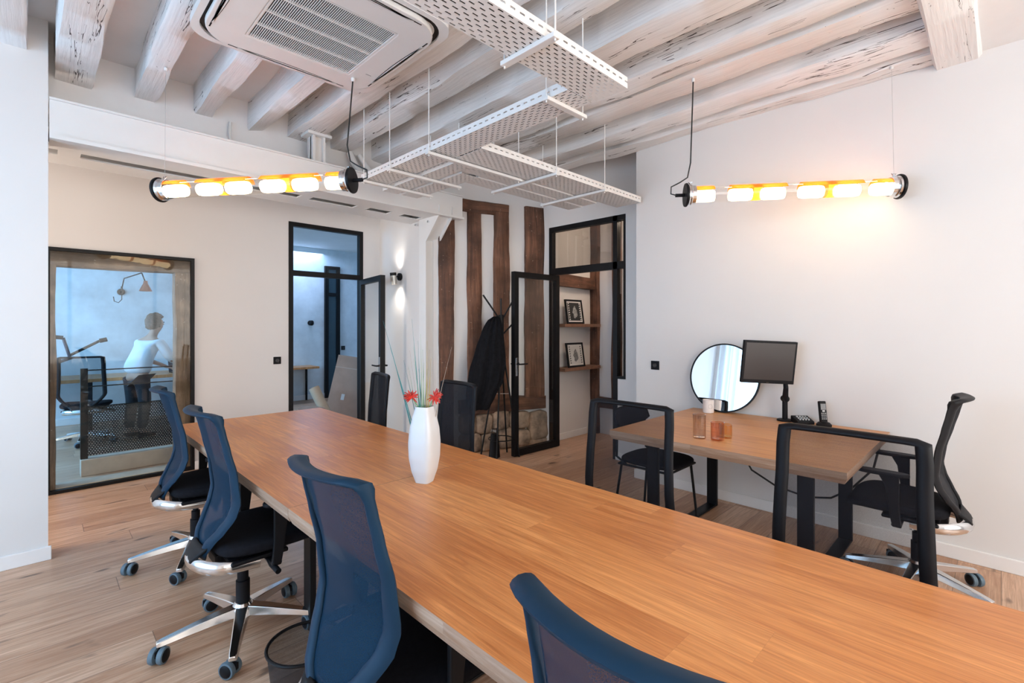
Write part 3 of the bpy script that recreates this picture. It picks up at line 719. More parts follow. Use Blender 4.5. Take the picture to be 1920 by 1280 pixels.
def make_chair(name, label, plastic, mesh, bulge=0.05, loc=(0, 0, 0), rz=0.0, base_rot=0.0, wheel_seed=1, arms=True, wk=0.93, lum=1.0, inset=0.068, uniform=False):
    BK['wk'] = wk; BK['lum'] = lum
    t = thing(name, label, 'chair', loc, rz)
    # star base and castors
    b = MB(); rg = random.Random(wheel_seed)
    b.lathe([(0.035, 0.075), (0.05, 0.085), (0.05, 0.125), (0.034, 0.15)], seg=20)
    cast = []
    for k in range(5):
        a = base_rot + 2 * PI * k / 5; m = rotz(a); sec = []
        for i, (r_, z, w, h) in enumerate([(0.03, .112, .030, .036), (0.12, .105, .026, .030), (0.22, .093, .021, .024), (0.315, .080, .017, .019), (0.335, .077, .014, .016)]):
            sec.append([m @ Vector((r_, s * w * 1.15, z + q * h * 1.15 + .004)) for s, q in ((-1, -.55), (1, -.55), (.75, .5), (-.75, .5))])
        vs = [p for s in sec for p in s]; fs = []
        for i in range(4):
            for j in range(4): fs.append((i * 4 + j, i * 4 + (j + 1) % 4, i * 4 + 4 + (j + 1) % 4, i * 4 + 4 + j))
        fs += [(3, 2, 1, 0), (16, 17, 18, 19)]
        b.add(vs, fs)
        cast.append(m @ Vector((0.318, 0, 0)))
    b.build('star_base', M['chrome'], t, smooth=True, angle=30, bevel=0.003)
    for k, p in enumerate(cast):
        a = rg.uniform(0, 2 * PI); m = rotz(a); c = MB()
        for s in (-1, 1):
            c.lathe([(0.024, -0.012), (0.033, -0.010), (0.0355, 0.0), (0.033, 0.010), (0.024, 0.012)], p + m @ Vector((-0.012, s * 0.018, 0.0355)), 20, 0, axis=m @ Vector((0, 1, 0)))
        for s in (-1, 1):
            c.lathe([(0.027, 0), (0.020, 0.005)], p + m @ Vector((-0.012, s * 0.0295, 0.0355)), 16, 1, axis=m @ Vector((0, s, 0)))
        c.obox(p + m @ Vector((-0.004, 0, 0.046)), (0.052, 0.013, 0.026), m, 1)
        c.lathe([(0.009, 0.05), (0.009, 0.08)], p, 10, 1)
        c.build('caster', [M['wheel'], M['blackplastic']], t, smooth=True, angle=40)
    MB().lathe([(0.030, 0.13), (0.030, 0.25), (0.024, 0.252), (0.024, 0.30), (0.016, 0.302), (0.016, 0.41)], seg=18).build('gas_column', M['blackplastic'], t, smooth=True)
    # mechanism
    m_ = MB(); m_.box(-0.13, 0.10, -0.065, 0.065, 0.375, 0.425).box(-0.10, 0.14, -0.20, 0.20, 0.405, 0.425)
    m_.build('mechanism', M['blackplastic'], t, bevel=0.008)
    lv = MB().tube([(0.04, -0.06, 0.40), (0.05, -0.19, 0.395), (0.055, -0.235, 0.385), (0.06, -0.30, 0.375)], [0.007, 0.007, 0.014, 0.013], 10)
    lv.build('lever', M['blackplastic'], t, smooth=True)
    # seat cushion
    def sf(u, v):
        th = u * 2 * PI; r_ = math.sin(min(1, v) * PI); cz = math.cos(v * PI)
        ex = 0.5
        x = math.copysign(abs(math.cos(th)) ** ex, math.cos(th)) * 0.245
        y = math.copysign(abs(math.sin(th)) ** ex, math.sin(th)) * (0.245 - 0.025 * (x < 0) * abs(x) / .245)
        rr = r_ ** 0.28 if r_ > 0 else 0
        z = 0.462 + 0.032 * math.copysign(abs(cz) ** .6, cz)
        X = x * rr * .92 + 0.085; Y = y * rr
        z += 0.012 * (Y / .24) ** 2 - 0.02 * max(0, (X - .2) / .1) ** 2
        return Vector((X, Y, z))
    MB().grid(sf, 40, 14).build('seat', M['fabric'], t, smooth=True, angle=70)
    # back frame
    outer = back_outline(26, 0.0, 1.085, 0.415)
    inner = back_outline(26, inset, 1.06, 0.465, uniform)
    nn = len(outer); seg = 12; vs = []; fs = []
    for i in range(nn):
        oy, oz = outer[i]; iy, iz = inner[i]
        # round the upper corners
        if oz > 1.084 and abs(oy) > wid(1.085) * .97: oz -= 0.012
        for j in range(seg):
            a = 2 * PI * j / seg; f = (1 - math.cos(a)) / 2
            f = f ** 0.8
            y = oy + (iy - oy) * f; z = oz + (iz - oz) * f
            p = bsurf(y, z, bulge)
            thick = 0.014 + (0.003 if uniform and arms is False else 0.016) * max(0, 1 - abs(z - 1.075) / .05)
            vs.append(p + Vector((thick * math.sin(a), 0, 0)))
    for i in range(nn):
        for j in range(seg):
            fs.append((i * seg + j, i * seg + (j + 1) % seg, ((i + 1) % nn) * seg + (j + 1) % seg, ((i + 1) % nn) * seg + j))
    MB().add(vs, fs).build('backrest_frame', plastic, t, smooth=True, angle=60)
    def mf(u, v):
        z = 0.46 + (1.065 - 0.46) * v
        w = max(0.02, wid(z) - 0.03)
        p = bsurf(w * (2 * u - 1), z, bulge); return p + Vector((0.004, 0, 0))
    MB().grid(mf, 14, 26).build('backrest_mesh', mesh, t, smooth=True, angle=180)
    # lower pad and polished bracket carrying the back
    def lp(u, v):
        z = 0.425 + 0.065 * v; w = wid(z) * .86
        return bsurf(w * (2 * u - 1), z, bulge) + Vector((-0.004 - 0.045 * (1 - v), 0, -0.006))
    MB().grid(lp, 10, 4).build('lower_pad', M['blackplastic'], t, smooth=True, solid=0.012, angle=180)
    br = MB(); pts = []
    for i in range(17):
        a = PI * (i / 16 - .5)
        pts.append((-0.09 - 0.125 * math.cos(a), 0.175 * math.sin(a), 0.40 + 0.012 * math.cos(a)))
    pts = [(0.02, -0.180, 0.395)] + pts + [(0.02, 0.180, 0.395)]
    br.tube(pts, 0.017, 10, sq=1.75)
    br.build('back_bracket', M['chrome'], t, smooth=True)
    # armrests
    for s in ((-1, 1) if arms else ()):
        ar = MB()
        ar.extrude([(0.055, s * 0.247, 0.655), (0.145, s * 0.247, 0.655), (0.115, s * 0.247, 0.60), (0.095, s * 0.247, 0.44), (0.085, s * 0.247, 0.385), (0.045, s * 0.247, 0.385), (0.055, s * 0.247, 0.5)], (0, s * 0.018, 0))
        ar.extrude([(0.045, s * 0.10, 0.387), (0.090, s * 0.10, 0.387), (0.090, s * 0.10, 0.402), (0.045, s * 0.10, 0.402)], (0, s * 0.16, 0))
        a_ = ar.build('armrest', M['blackplastic'], t, bevel=0.005)
        pd = MB(); pp = []
        for i in range(24):
            th = 2 * PI * i / 24
            pp.append((0.125 + math.copysign(abs(math.cos(th)) ** .6, math.cos(th)) * 0.115, s * 0.256 + math.copysign(abs(math.sin(th)) ** .7, math.sin(th)) * 0.038))
        pd.prism(pp, 0.656, 0.675)
        pd.build('arm_pad', M['blackplastic'], a_, smooth=True, bevel=0.006)
    return t
ch = make_chair('office_chair', 'blue mesh office chair left of the table whose whole star base is in view', M['plastic'], M['mesh'], loc=(0.70, 2.54, 0), base_rot=R(176))
GL = 'office chairs along the meeting table'
ch['group'] = GL
copy_tree(ch, (0.71, 3.55, 0), R(-3), 'blue-lit mesh office chair on the left of the table nearest the interior window')
copy_tree(ch, (0.72, 1.29, 0), R(2), 'tall mesh office chair in the foreground beside the waste basket')
copy_tree(ch, (0.69, 0.335, 0), R(0), 'cropped mesh office chair at the bottom edge with only its curved top showing')
ch2 = make_chair('office_chair', 'black mesh office chair right of the table, nearest to the camera', M['blackplastic'],
                 sheer('open_chair_mesh', (0.012, 0.012, 0.016), 0.50, 0.8, sc=700), 0.012, (1.925, 0.385, 0), PI, R(40), 5, arms=False, wk=1.10, lum=0.35, inset=0.046, uniform=True)
ch2['group'] = GL
copy_tree(ch2, (1.925, 1.275, 0), PI + R(2), 'black mesh office chair right of the table in front of the stacking chair')
ch3 = make_chair('office_chair', 'black office chair behind the vase, in front of the coat rack', M['blackplastic'],
                 sheer('dense_chair_mesh', (0.016, 0.017, 0.021), 0.95, 0.8, sc=700), 0.03, (1.86, 2.56, 0), PI - R(4), R(20), 6, arms=False, wk=1.0, lum=0.35, inset=0.04, uniform=True)
ch3['group'] = GL
copy_tree(ch3, (1.78, 3.46, 0), PI - R(12), 'black office chair at the far end of the table beside the open back door')
c5 = make_chair('office_chair', 'black office chair seen edge-on at the right end of the small desk', M['blackplastic'], bpy.data.materials['dense_chair_mesh'], 0.05, (3.52, 0.33, 0), PI / 2 + R(1), R(10), 9, wk=1.0, lum=0.9, inset=0.06, uniform=True)

# ------------------------------------------------------------------ small desk and what stands on it
dk = thing('desk', 'small square oak desk with black legs against the right wall', 'desk', (3.44, 1.205, 0))
table_top('tabletop', 2.795, 4.078, 0.525, 1.885, 0.745, 0.06, dk, 3.44, 1.205, M['desk'])
for y in (0.45, -0.46): u_leg(y, -0.48, 0.50, 0.685, 0.08, 0.03, dk)
tag(MB().tube([(3.86, 1.45, 0.69), (3.9, 1.43, 0.5), (3.95, 1.36, 0.34), (4.0, 1.2, 0.24), (4.03, 1.0, 0.20), (4.02, 0.85, 0.235), (4.0, 0.73, 0.33), (3.98, 0.6, 0.50), (3.95, 0.56, 0.68)], 0.007, 8).build('power_cable', M['blackcable'], smooth=True), 'black cable hanging in a loop under the small desk', 'cable')

# round mirror leaning on the wall
mi = thing('round_mirror', 'round wall mirror with a thin black rim leaning behind the monitor', 'mirror', (4.035, 1.61, 0.746))
lean = Vector((-1, 0, 0.135)).normalized()
cM = (0.010, 0, 0.282)
MB().lathe([(0.272, 0.004), (0.272, 0.010)], cM, 72, axis=lean).build('glass', M['mirror'], mi, smooth=True, angle=30)
MB().lathe([(0.270, -0.008), (0.283, -0.008), (0.283, 0.014), (0.272, 0.014), (0.272, 0.004), (0.270, -0.008)], cM, 72, axis=lean, cap=False).build('rim', M['black'], mi, smooth=True, angle=30)

# monitor on an arm
mo = thing('monitor', 'black square monitor tilted on a jointed arm above the small desk', 'monitor', (4.00, 1.14, 0.746))
mc = Vector((3.84, 1.205, 1.19)) - Vector((4.00, 1.14, 0.746))
mr = rotz(R(-45)) @ Matrix.Rotation(R(6), 3, 'X') @ Matrix.Rotation(R(2.5), 3, 'Y')
sc_ = MB().obox(mc, (0.39, 0.028, 0.315), mr); sc_.obox(mc + mr @ Vector((0, 0.03, 0)), (0.22, 0.04, 0.2), mr)
sc_.build('casing', M['blackplastic'], mo, bevel=0.004)
MB().obox(mc + mr @ Vector((0, -0.0145, 0.006)), (0.358, 0.003, 0.272), mr).build('screen', plain('matte_screen', (0.045, 0.036, 0.034), 0.35, var=0.02), mo)
MB().obox(mc + mr @ Vector((0, -0.0148, -0.148)), (0.022, 0.003, 0.007), mr).build('badge', M['chrome'], mo)
arm = MB()
arm.tube([(0.0, 0, 0.0), (0.0, 0, 0.17)], 0.019, 12)
arm.tube([(0.0, 0, 0.15), (-0.03, -0.015, 0.25)], [0.022, 0.017], 10).tube([(-0.03, -0.015, 0.25), (-0.04, -0.01, 0.33), mc + mr @ Vector((0, 0.05, -0.02))], 0.017, 10)
arm.lathe([(0.024, -0.02), (0.024, 0.02)], (0.0, 0, 0.165), 16, axis=(0.7, 0.7, 0))
arm.build('arm', M['blackplastic'], mo, smooth=True)
MB().lathe([(0.055, 0.0), (0.055, 0.008), (0.048, 0.012), (0.02, 0.013)], (0, 0, 0), 28).build('foot', M['blackplastic'], mo, smooth=True)

# telephones
ph = thing('phone_base', 'low black telephone base with small buttons beside the monitor foot', 'telephone', (3.985, 1.02, 0.746), R(-60))
MB().extrude([(-0.05, -0.06, 0), (0.05, -0.06, 0), (0.05, -0.06, 0.05), (-0.05, -0.06, 0.022)], (0, 0.12, 0)).build('body', M['blackplastic'], ph, bevel=0.005)
kb = MB()
for i in range(3):
    for j in range(4):
        x = -0.03 + i * 0.022; kb.box(x, x + 0.012, -0.035 + j * 0.02, -0.025 + j * 0.02, 0.028 + 0.28 * (x + .05) - 0.006, 0.030 + 0.28 * (x + .05) + .002)
kb.build('buttons', plain('grey_buttons', (0.45, 0.45, 0.45), 0.5), ph)
ph.rotation_euler = (0, 0, R(42))
hs = thing('cordless_phone', 'black cordless handset standing in its charger near the right wall', 'telephone', (3.985, 0.885, 0.746), R(45))
MB().lathe([(0.048, 0), (0.048, 0.012), (0.036, 0.026), (0.02, 0.03)], (0, 0, 0), 24).build('charger', M['blackplastic'], hs, smooth=True)
hm = Matrix.Rotation(R(9), 3, 'Y')
MB().obox(hm @ Vector((0, 0, 0.098)), (0.024, 0.050, 0.155), hm).build('handset', M['blackplastic'], hs, bevel=0.007)
MB().obox(hm @ Vector((-0.0125, 0, 0.135)), (0.002, 0.036, 0.042), hm).build('display', plain('grey_display', (0.10, 0.10, 0.11), 0.2), hs)
kb = MB()
for i in range(4):
    for j in range(3): kb.obox(hm @ Vector((-0.0125, -0.013 + j * 0.013, 0.05 + i * 0.013)), (0.003, 0.008, 0.006), hm)
kb.obox(hm @ Vector((-0.0128, 0, 0.105)), (0.003, 0.018, 0.012), hm)
kb.build('keypad', plain('pale_keys', (0.5, 0.5, 0.5), 0.5), hs)

# drinking glasses and the candle cup
def tumbler(name, label, x, y, r, h, mat):
    t = MB().lathe([(0.0001, 0.0), (r * .94, 0.0), (r, 0.006), (r, h), (r - .003, h), (r - .004, 0.010), (0.0001, 0.008)], (0, 0, 0), 32, cap=False).build(name, mat, smooth=True, angle=35, loc=(x, y, 0.7465))
    return tag(t, label, 'glass', 'coloured glass tumblers on the small desk')
tumbler('glass_tumbler', 'tall grey smoked glass tumbler at the front edge of the small desk', 2.995, 1.345, 0.040, 0.150, glass('smoked_glass', (0.88, 0.84, 0.82), 1.5, 1.8))
tumbler('glass_tumbler', 'pink brown glass tumbler just right of the tall grey one', 3.03, 1.245, 0.041, 0.110, glass('rose_glass', (0.93, 0.76, 0.69), 1.5, 1.8))
tumbler('glass_tumbler', 'shortest orange glass tumbler, rightmost and partly behind the pink brown one', 3.13, 1.235, 0.040, 0.085, glass('amber_glass', (0.98, 0.85, 0.66), 1.5, 1.8))
cc = thing('candle_cup', 'white cup with a faint round mark in front of the round mirror', 'cup', (3.93, 1.69, 0.746))
MB().lathe([(0.0001, 0), (0.040, 0), (0.043, 0.004), (0.043, 0.105), (0.039, 0.105), (0.039, 0.02), (0.0001, 0.02)], seg=32, cap=False).build('cup', plain('frosted_white', (0.82, 0.74, 0.70), 0.3), cc, smooth=True, angle=35)
rr = MB(); ring = []
for i in range(24):
    a = 2 * PI * i / 24; ang = -2.36 + 0.016 / 0.0435 * math.cos(a)
    ring.append((0.0438 * math.cos(ang), 0.0438 * math.sin(ang), 0.055 + 0.018 * math.sin(a)))
rr.tube(ring, 0.0010, 6, closed=True)
rr.build('round_mark', plain('grey_print', (0.45, 0.42, 0.40)), cc)

# stacking chair at the left end of the desk
sc = thing('stacking_chair', 'low black four-legged chair with padded seat tucked under the left end of the small desk', 'chair', (3.35, 1.83, 0), 0)
def sseat(u, v):
    th = u * 2 * PI; r_ = math.sin(v * PI) ** .3; cz = math.cos(v * PI)
    x = math.copysign(abs(math.cos(th)) ** .6, math.cos(th)) * 0.235 * r_; y = math.copysign(abs(math.sin(th)) ** .6, math.sin(th)) * 0.235 * r_
    return Vector((x, y, 0.452 + 0.028 * cz))
MB().grid(sseat, 36, 10).build('seat', M['fabric'], sc, smooth=True, angle=70)
def sback(u, v):
    th = (u - .5) * 2; zc = 0.765; h = 0.075 * (1 - abs(th) ** 4 * .6)
    return Vector((0.235 * th, 0.25 - 0.05 * th * th + 0.03 * v, 0.745 + (2 * v - 1) * h))
MB().grid(sback, 20, 8).build('backrest', M['fabric'], sc, smooth=True, solid=0.022, angle=180)
for sx in (-1, 1):
    MB().tube([(sx * 0.19, -0.17, 0.44), (sx * 0.225, -0.205, 0.0)], 0.0095, 10).build('leg', M['black'], sc, smooth=True)
    MB().tube([(sx * 0.19, 0.19, 0.42), (sx * 0.225, 0.24, 0.0)], 0.0095, 10).build('leg', M['black'], sc, smooth=True)
    MB().tube([(sx * 0.21, 0.14, 0.425), (sx * 0.215, 0.22, 0.47), (sx * 0.20, 0.225, 0.72)], 0.010, 8).build('back_post', M['black'], sc, smooth=True)
MB().tube([(-0.2, -0.2, 0.42), (0.2, -0.2, 0.42), (0.215, 0.2, 0.42), (-0.215, 0.2, 0.42)], 0.009, 8, closed=True).build('seat_frame', M['black'], sc)

# ------------------------------------------------------------------ vase with grasses and red flowers
va = thing('vase', 'tall white square-shouldered vase standing on the seam of the meeting table', 'vase', (1.265, 1.855, 0.746), R(25))
vp = [(0.0, 0.038), (0.01, 0.042), (0.06, 0.058), (0.12, 0.068), (0.18, 0.070), (0.24, 0.065), (0.29, 0.055), (0.33, 0.043), (0.344, 0.040)]
def vfn(u, v):
    z = 0.344 * v; r_ = interp(vp, z); th = 2 * PI * u
    sq = 1 / (abs(math.cos(th)) ** 5 + abs(math.sin(th)) ** 5) ** (1 / 5)
    k = 0.90 * (sq * .85 + .15)
    return Vector((math.cos(th) * r_ * k, math.sin(th) * r_ * k, z))
vb = MB().grid(vfn, 48, 28)
vb.grid(lambda u, v: Vector((vfn(u, 1 - .5 * v).x * .93, vfn(u, 1 - .5 * v).y * .93, 0.344 * (1 - .5 * v))), 48, 10)
vb.grid(lambda u, v: Vector((vfn(u, 1).x * (1 - .07 * v), vfn(u, 1).y * (1 - .07 * v), 0.344)), 48, 1)
vb.grid(lambda u, v: Vector((vfn(u, 0).x * (1 - v), vfn(u, 0).y * (1 - v), 0.0)), 48, 1)
vb.build('body', M['vase'], va, smooth=True, angle=60)
# picture directions: right = (.713,-.702), toward viewer = (-.702,-.713)
Rv = Vector((0.713, -0.702, 0)); Fv = Vector((0.702, 0.713, 0))
gc = {'teal': plain('teal_grass', (0.03, 0.20, 0.20), 0.5, var=0.3), 'green': plain('green_grass', (0.12, 0.30, 0.13), 0.5, var=0.3),
      'lime': plain('pale_green_grass', (0.30, 0.42, 0.22), 0.5, var=0.2), 'ochre': plain('ochre_grass', (0.50, 0.33, 0.05), 0.5, var=0.2), 'tan': plain('tan_grass', (0.45, 0.33, 0.24), 0.5, var=0.2)}
def blade(dx, dy, dz, col, w=0.0045, bend=0.03, fd=0.0, sx=0.0):
    base = Vector((1.265, 1.855, 0.80)) + Rv * (sx + dx * 0.05)
    tip = Vector((1.265, 1.855, 0.746 + 0.344 + dz)) + Rv * dx + Fv * fd
    mb = MB(); pts = []; n = 10
    side = Vector((-(tip - base).y, (tip - base).x, 0))
    for i in range(n + 1):
        t = i / n
        p = base.lerp(tip, t) + Rv * (-math.copysign(bend, dx) * math.sin(PI * t)) * .6
        pts.append(p)
    mb.tube(pts, [max(0.0006, w * (1 - (i / n) ** 1.5)) for i in range(n + 1)], 6, sq=0.35)
    return tag(mb.build('grass_blade', gc[col], smooth=True), None, None)
va_parts = []
rng = random.Random(3)
specs = [(-.185, .392, 'teal', .0065, -.02), (-.165, .268, 'teal', .0045, .03), (-.058, .40, 'teal', .005, .0), (-.072, .255, 'tan', .003, .02), (-.055, .27, 'green', .004, .02), (-.03, .30, 'teal', .005, .0),
         (-.018, .33, 'lime', .0045, .0), (-.045, .22, 'green', .004, -.02), (-.01, .26, 'green', .005, .01), (.0, .20, 'lime', .005, -.01), (.012, .30, 'ochre', .004, .0), (.022, .26, 'tan', .0035, .01),
         (.03, .22, 'ochre', .005, .0), (.125, .272, 'tan', .0028, .0), (-.03, .17, 'teal', .006, .02), (.01, .17, 'lime', .006, .02), (-.08, .18, 'green', .004, .03), (-.10, .21, 'teal', .005, .02)]
bl = 'thing'
for k, (dx, dz, col, w, fd) in enumerate(specs):
    o = blade(dx, 0, dz, col, w, 0.012 if abs(dx) > .1 else 0.006, fd, sx=rng.uniform(-.015, .015))
    va_parts.append(o)
bq = thing('grass_bouquet', 'artificial bouquet of teal, green and ochre grasses standing in the white vase', 'plant', (1.265, 1.855, 0.80))
for o in va_parts:
    o.data.transform(Matrix.Translation(-Vector((1.265, 1.855, 0.80)))); o.parent = bq
redm = plain('red_petals', (0.55, 0.035, 0.022), 0.5, var=0.3, scale=40)
def flower(off, label, seed):
    c = Vector((1.265, 1.855, 0.746 + 0.344)) + off
    t = thing('red_flower', label, 'flower', c, 0, 'red flowers in the white vase')
    rg = random.Random(seed); pt = MB(); ax = (off + Vector((0, 0, .02))).normalized(); out = Vector((off.x, off.y, 0.0)).normalized()
    for i in range(46):
        d = (out * rg.uniform(.1, 1.0) + Vector((rg.gauss(0, 1), rg.gauss(0, 1), rg.gauss(0, .9))) * .62).normalized()
        L_ = rg.uniform(.024, .042)
        b0 = -out * .008
        pt.tube([b0, b0 + d * L_ * .5 + Vector((0, 0, .002)), b0 + d * L_], [0.002, 0.0050, 0.0018], 6, sq=.7)
    pt.build('petals', redm, t, smooth=True)
    MB().tube([Vector((0, 0, 0)) - out * .008, -Vector((off.x, off.y, 0)) * .8 + Vector((0, 0, -.05 - off.z * .5)), -Vector((off.x, off.y, 0)) + Vector((0, 0, -.14))], 0.0022, 6).build('stem', gc['green'], t)
flower(Rv * -0.066 + Vector((0, 0, 0.042)), 'spiky red flower at the left side of the vase mouth', 1)
flower(Rv * 0.052 + Vector((0, 0, 0.042)) + Fv * .01, 'spiky red flower at the right side of the vase mouth', 2)

# ------------------------------------------------------------------ waste basket
wb = thing('waste_basket', 'black wire mesh waste basket on the floor behind the foreground chair', 'basket', (0.70, 1.79, 0))
wm = sheer('fine_wire_mesh', (0.015, 0.02, 0.028), 0.62, 0.5, sc=500)
MB().lathe([(0.095, 0.004), (0.127, 0.30)], seg=40, cap=False).build('mesh_body', wm, wb, smooth=True)
MB().tube([(0.128 * math.cos(a * PI / 20), 0.128 * math.sin(a * PI / 20), 0.30) for a in range(40)], 0.006, 8, closed=True).build('rim', M['black'], wb, smooth=True)
MB().lathe([(0.096, 0.0), (0.096, 0.012)], seg=40).build('bottom', M['black'], wb)

# ------------------------------------------------------------------ ceiling air conditioner
ac = thing('air_conditioner', 'white square ceiling cassette air conditioner with a slatted grille', 'air conditioner', (1.075, 2.53, 3.0))
def rsq(w, r, n=8, cx=0, cy=0):
    p = []
    for q, (sx, sy) in enumerate(((1, 1), (-1, 1), (-1, -1), (1, -1))):
        for i in range(n + 1):
            a = PI / 2 * (q + i / n)
            p.append((cx + sx * (w - r) + r * math.cos(a), cy + sy * (w - r) + r * math.sin(a)))
    return p
b = MB(); b.prism(rsq(0.455, 0.10), 0.03, 0.15); b.build('casing', M['white_steel'], ac, bevel=0.006)
def ringp(mb, po, pi, z0, z1):
    n = len(po)
    vs = [(x, y, z0) for x, y in po] + [(x, y, z0) for x, y in pi] + [(x, y, z1) for x, y in po] + [(x, y, z1) for x, y in pi]
    fs = []
    for i in range(n):
        j = (i + 1) % n
        fs += [(i, j, n + j, n + i), (2 * n + i, 3 * n + i, 3 * n + j, 2 * n + j), (i, 2 * n + i, 2 * n + j, j), (n + i, n + j, 3 * n + j, 3 * n + i)]
    mb.add(vs, fs); return mb
pn = MB(); ringp(pn, rsq(0.470, 0.19), rsq(0.288, 0.012), 0.0, 0.03)
pn.build('panel', M['white_steel'], ac, bevel=0.006)
MB().prism(rsq(0.484, 0.16), 0.0305, 0.042).build('shadow_gap', M['darkgap'], ac)  # dark plate painted as the shade around the panel
ringp(MB(), rsq(0.515, 0.13), rsq(0.484, 0.15), 0.020, 0.06).build('trim_ring', M['white_steel'], ac)
for k in range(4):       # air outlets with curved flaps along the four sides
    m = rotz(k * PI / 2); v = MB()
    n = 14; a_, b_ = [], []
    for i in range(n + 1):
        t = i / n * 2 - 1
        a_.append(m @ Vector((t * 0.33, 0.452 - 0.012 * t * t, -0.001))); b_.append(m @ Vector((t * 0.33, 0.425 + 0.022 * t * t - 0.0 * t, -0.001)))
    v.extrude(a_ + b_[::-1], (0, 0, 0.003)); v.build('outlet_slot', M['darkgap'], ac)  # shade of the air outlet put into a dark strip
    fl = MB(); a2 = [p + m @ Vector((0, -0.006, -0.002)) for p in a_[1:-1]]; b2 = [p + m @ Vector((0, 0.004, -0.002)) for p in b_[1:-1]]
    fl.extrude(a2 + b2[::-1], (0, 0, 0.0015)); fl.build('flap', M['white_steel'], ac)
gr = MB(); gr.box(-0.288, 0.288, -0.288, 0.288, 0.018, 0.026, 1)  # dark backing paints the shade behind the slats
for i in range(58):
    x = -0.286 + 0.572 * i / 57; gr.box(x - 0.0019, x + 0.0019, -0.288, 0.288, 0.003, 0.006)
for y in (-0.144, 0, 0.144): gr.box(-0.288, 0.288, y - 0.003, y + 0.003, 0.0015, 0.016)
ringp(gr, rsq(0.288, 0.012), rsq(0.278, 0.012), 0.001, 0.02)
gr.build('grille', [M['white_steel'], M['darkgap']], ac)
MB().box(0.36, 0.395, 0.20, 0.206, -0.001, 0.001).build('badge', plain('grey_badge', (0.35, 0.35, 0.36)), ac)

# ------------------------------------------------------------------ perforated cable trays
TZ = 2.62
def tray_thing(name, label, segs, z, hgt=0.055):
    """segs: (x0,x1,y0,y1,axis) straight trough pieces"""
    t = thing(name, label, 'cable tray', (segs[0][0], segs[0][2], z), 0, 'white perforated cable trays under the ceiling')
    ox, oy = segs[0][0], segs[0][2]
    for (x0, x1, y0, y1, ax, ends) in segs:
        m = MB(); x0 -= ox; x1 -= ox; y0 -= oy; y1 -= oy
        m.box(x0, x1, y0, y1, 0, 0.002)
        s = 0.003
        if ax == 0:
            for y in (y0, y1 - s): m.box(x0 + ends[0], x1 - ends[1], y, y + s, 0.002, hgt, 1)
            mat = [M['tray'], M['tray_sx']]
        else:
            for x in (x0, x1 - s): m.box(x, x + s, y0 + ends[0], y1 - ends[1], 0.002, hgt, 1)
            mat = [M['tray_y'], M['tray_sy']]
        m.build('trough', mat, t)
    return t
tray_thing('cable_tray', 'white cable tray crossing the ceiling from the upper edge of the picture', [(-1.2, 2.06, 1.285, 1.495, 0, (0, 0))], TZ)
tray_thing('cable_tray', 'long white perforated cable tray running away from the camera toward the back wall', [(1.86, 2.06, 1.50, 3.62, 1, (0, 0))], TZ)
tray_thing('cable_tray', 'widest white cable tray branching right toward the black glass door', [(2.065, 4.05, 2.38, 2.65, 0, (0, 0))], TZ - 0.004)
tray_thing('cable_tray', 'middle of the three white branch trays, bent in an L', [(2.11, 2.255, 2.68, 3.72, 1, (0, 0)), (2.255, 3.76, 2.68, 2.83, 0, (0, 0))], TZ - 0.008)
tray_thing('cable_tray', 'innermost of the three white branch trays, bent in an L', [(2.29, 2.455, 2.865, 3.72, 1, (0, 0)), (2.455, 3.78, 2.865, 3.03, 0, (0, 0))], TZ - 0.008)
def cables(label, pts, n, spread, axis_seq):
    m = MB(); rg = random.Random(n)
    for k in range(n):
        off = (k - (n - 1) / 2) * spread
        q = []
        for i, p in enumerate(pts):
            w = axis_seq[i]; q.append((p[0] + off * w[0] + rg.uniform(-.004, .004), p[1] + off * w[1] + rg.uniform(-.004, .004), p[2] + rg.uniform(0, .01)))
        m.tube(q, 0.008, 6)
    o = m.build('cable_bundle', M['cable'], smooth=True); return tag(o, label, 'cable', kind='stuff')
cables('grey data cables lying in the long tray above the table', [(x, 1.39, TZ + .016) for x in (-1.1, 0, 1, 1.6, 1.9)] + [(1.95, 1.45, TZ + .016), (1.96, 1.7, TZ + .016)] + [(1.96, y, TZ + .016) for y in (2.1, 2.5, 3.0, 3.55)], 11, 0.0168, [(0, 1)] * 5 + [(.7, .7)] + [(1, 0)] * 5)
cables('grey data cables lying in the widest branch tray', [(x, 2.515, TZ + .012) for x in (2.1, 2.6, 3.1, 3.6, 4.0)], 14, 0.018, [(0, 1)] * 5)
cables('grey data cables lying in the middle L-shaped branch tray', [(2.18, y, TZ + .008) for y in (3.65, 3.3, 2.9)] + [(2.2, 2.78, TZ + .008), (2.3, 2.755, TZ + .008)] + [(x, 2.755, TZ + .008) for x in (2.8, 3.3, 3.7)], 7, 0.017, [(1, 0)] * 3 + [(.7, .7)] + [(0, 1)] * 4)
cables('grey data cables lying in the innermost branch tray', [(2.37, y, TZ + .008) for y in (3.65, 3.3, 3.05)] + [(2.4, 2.97, TZ + .008), (2.5, 2.945, TZ + .008)] + [(x, 2.945, TZ + .008) for x in (2.8, 3.3, 3.7)], 8, 0.017, [(1, 0)] * 3 + [(.7, .7)] + [(0, 1)] * 4)
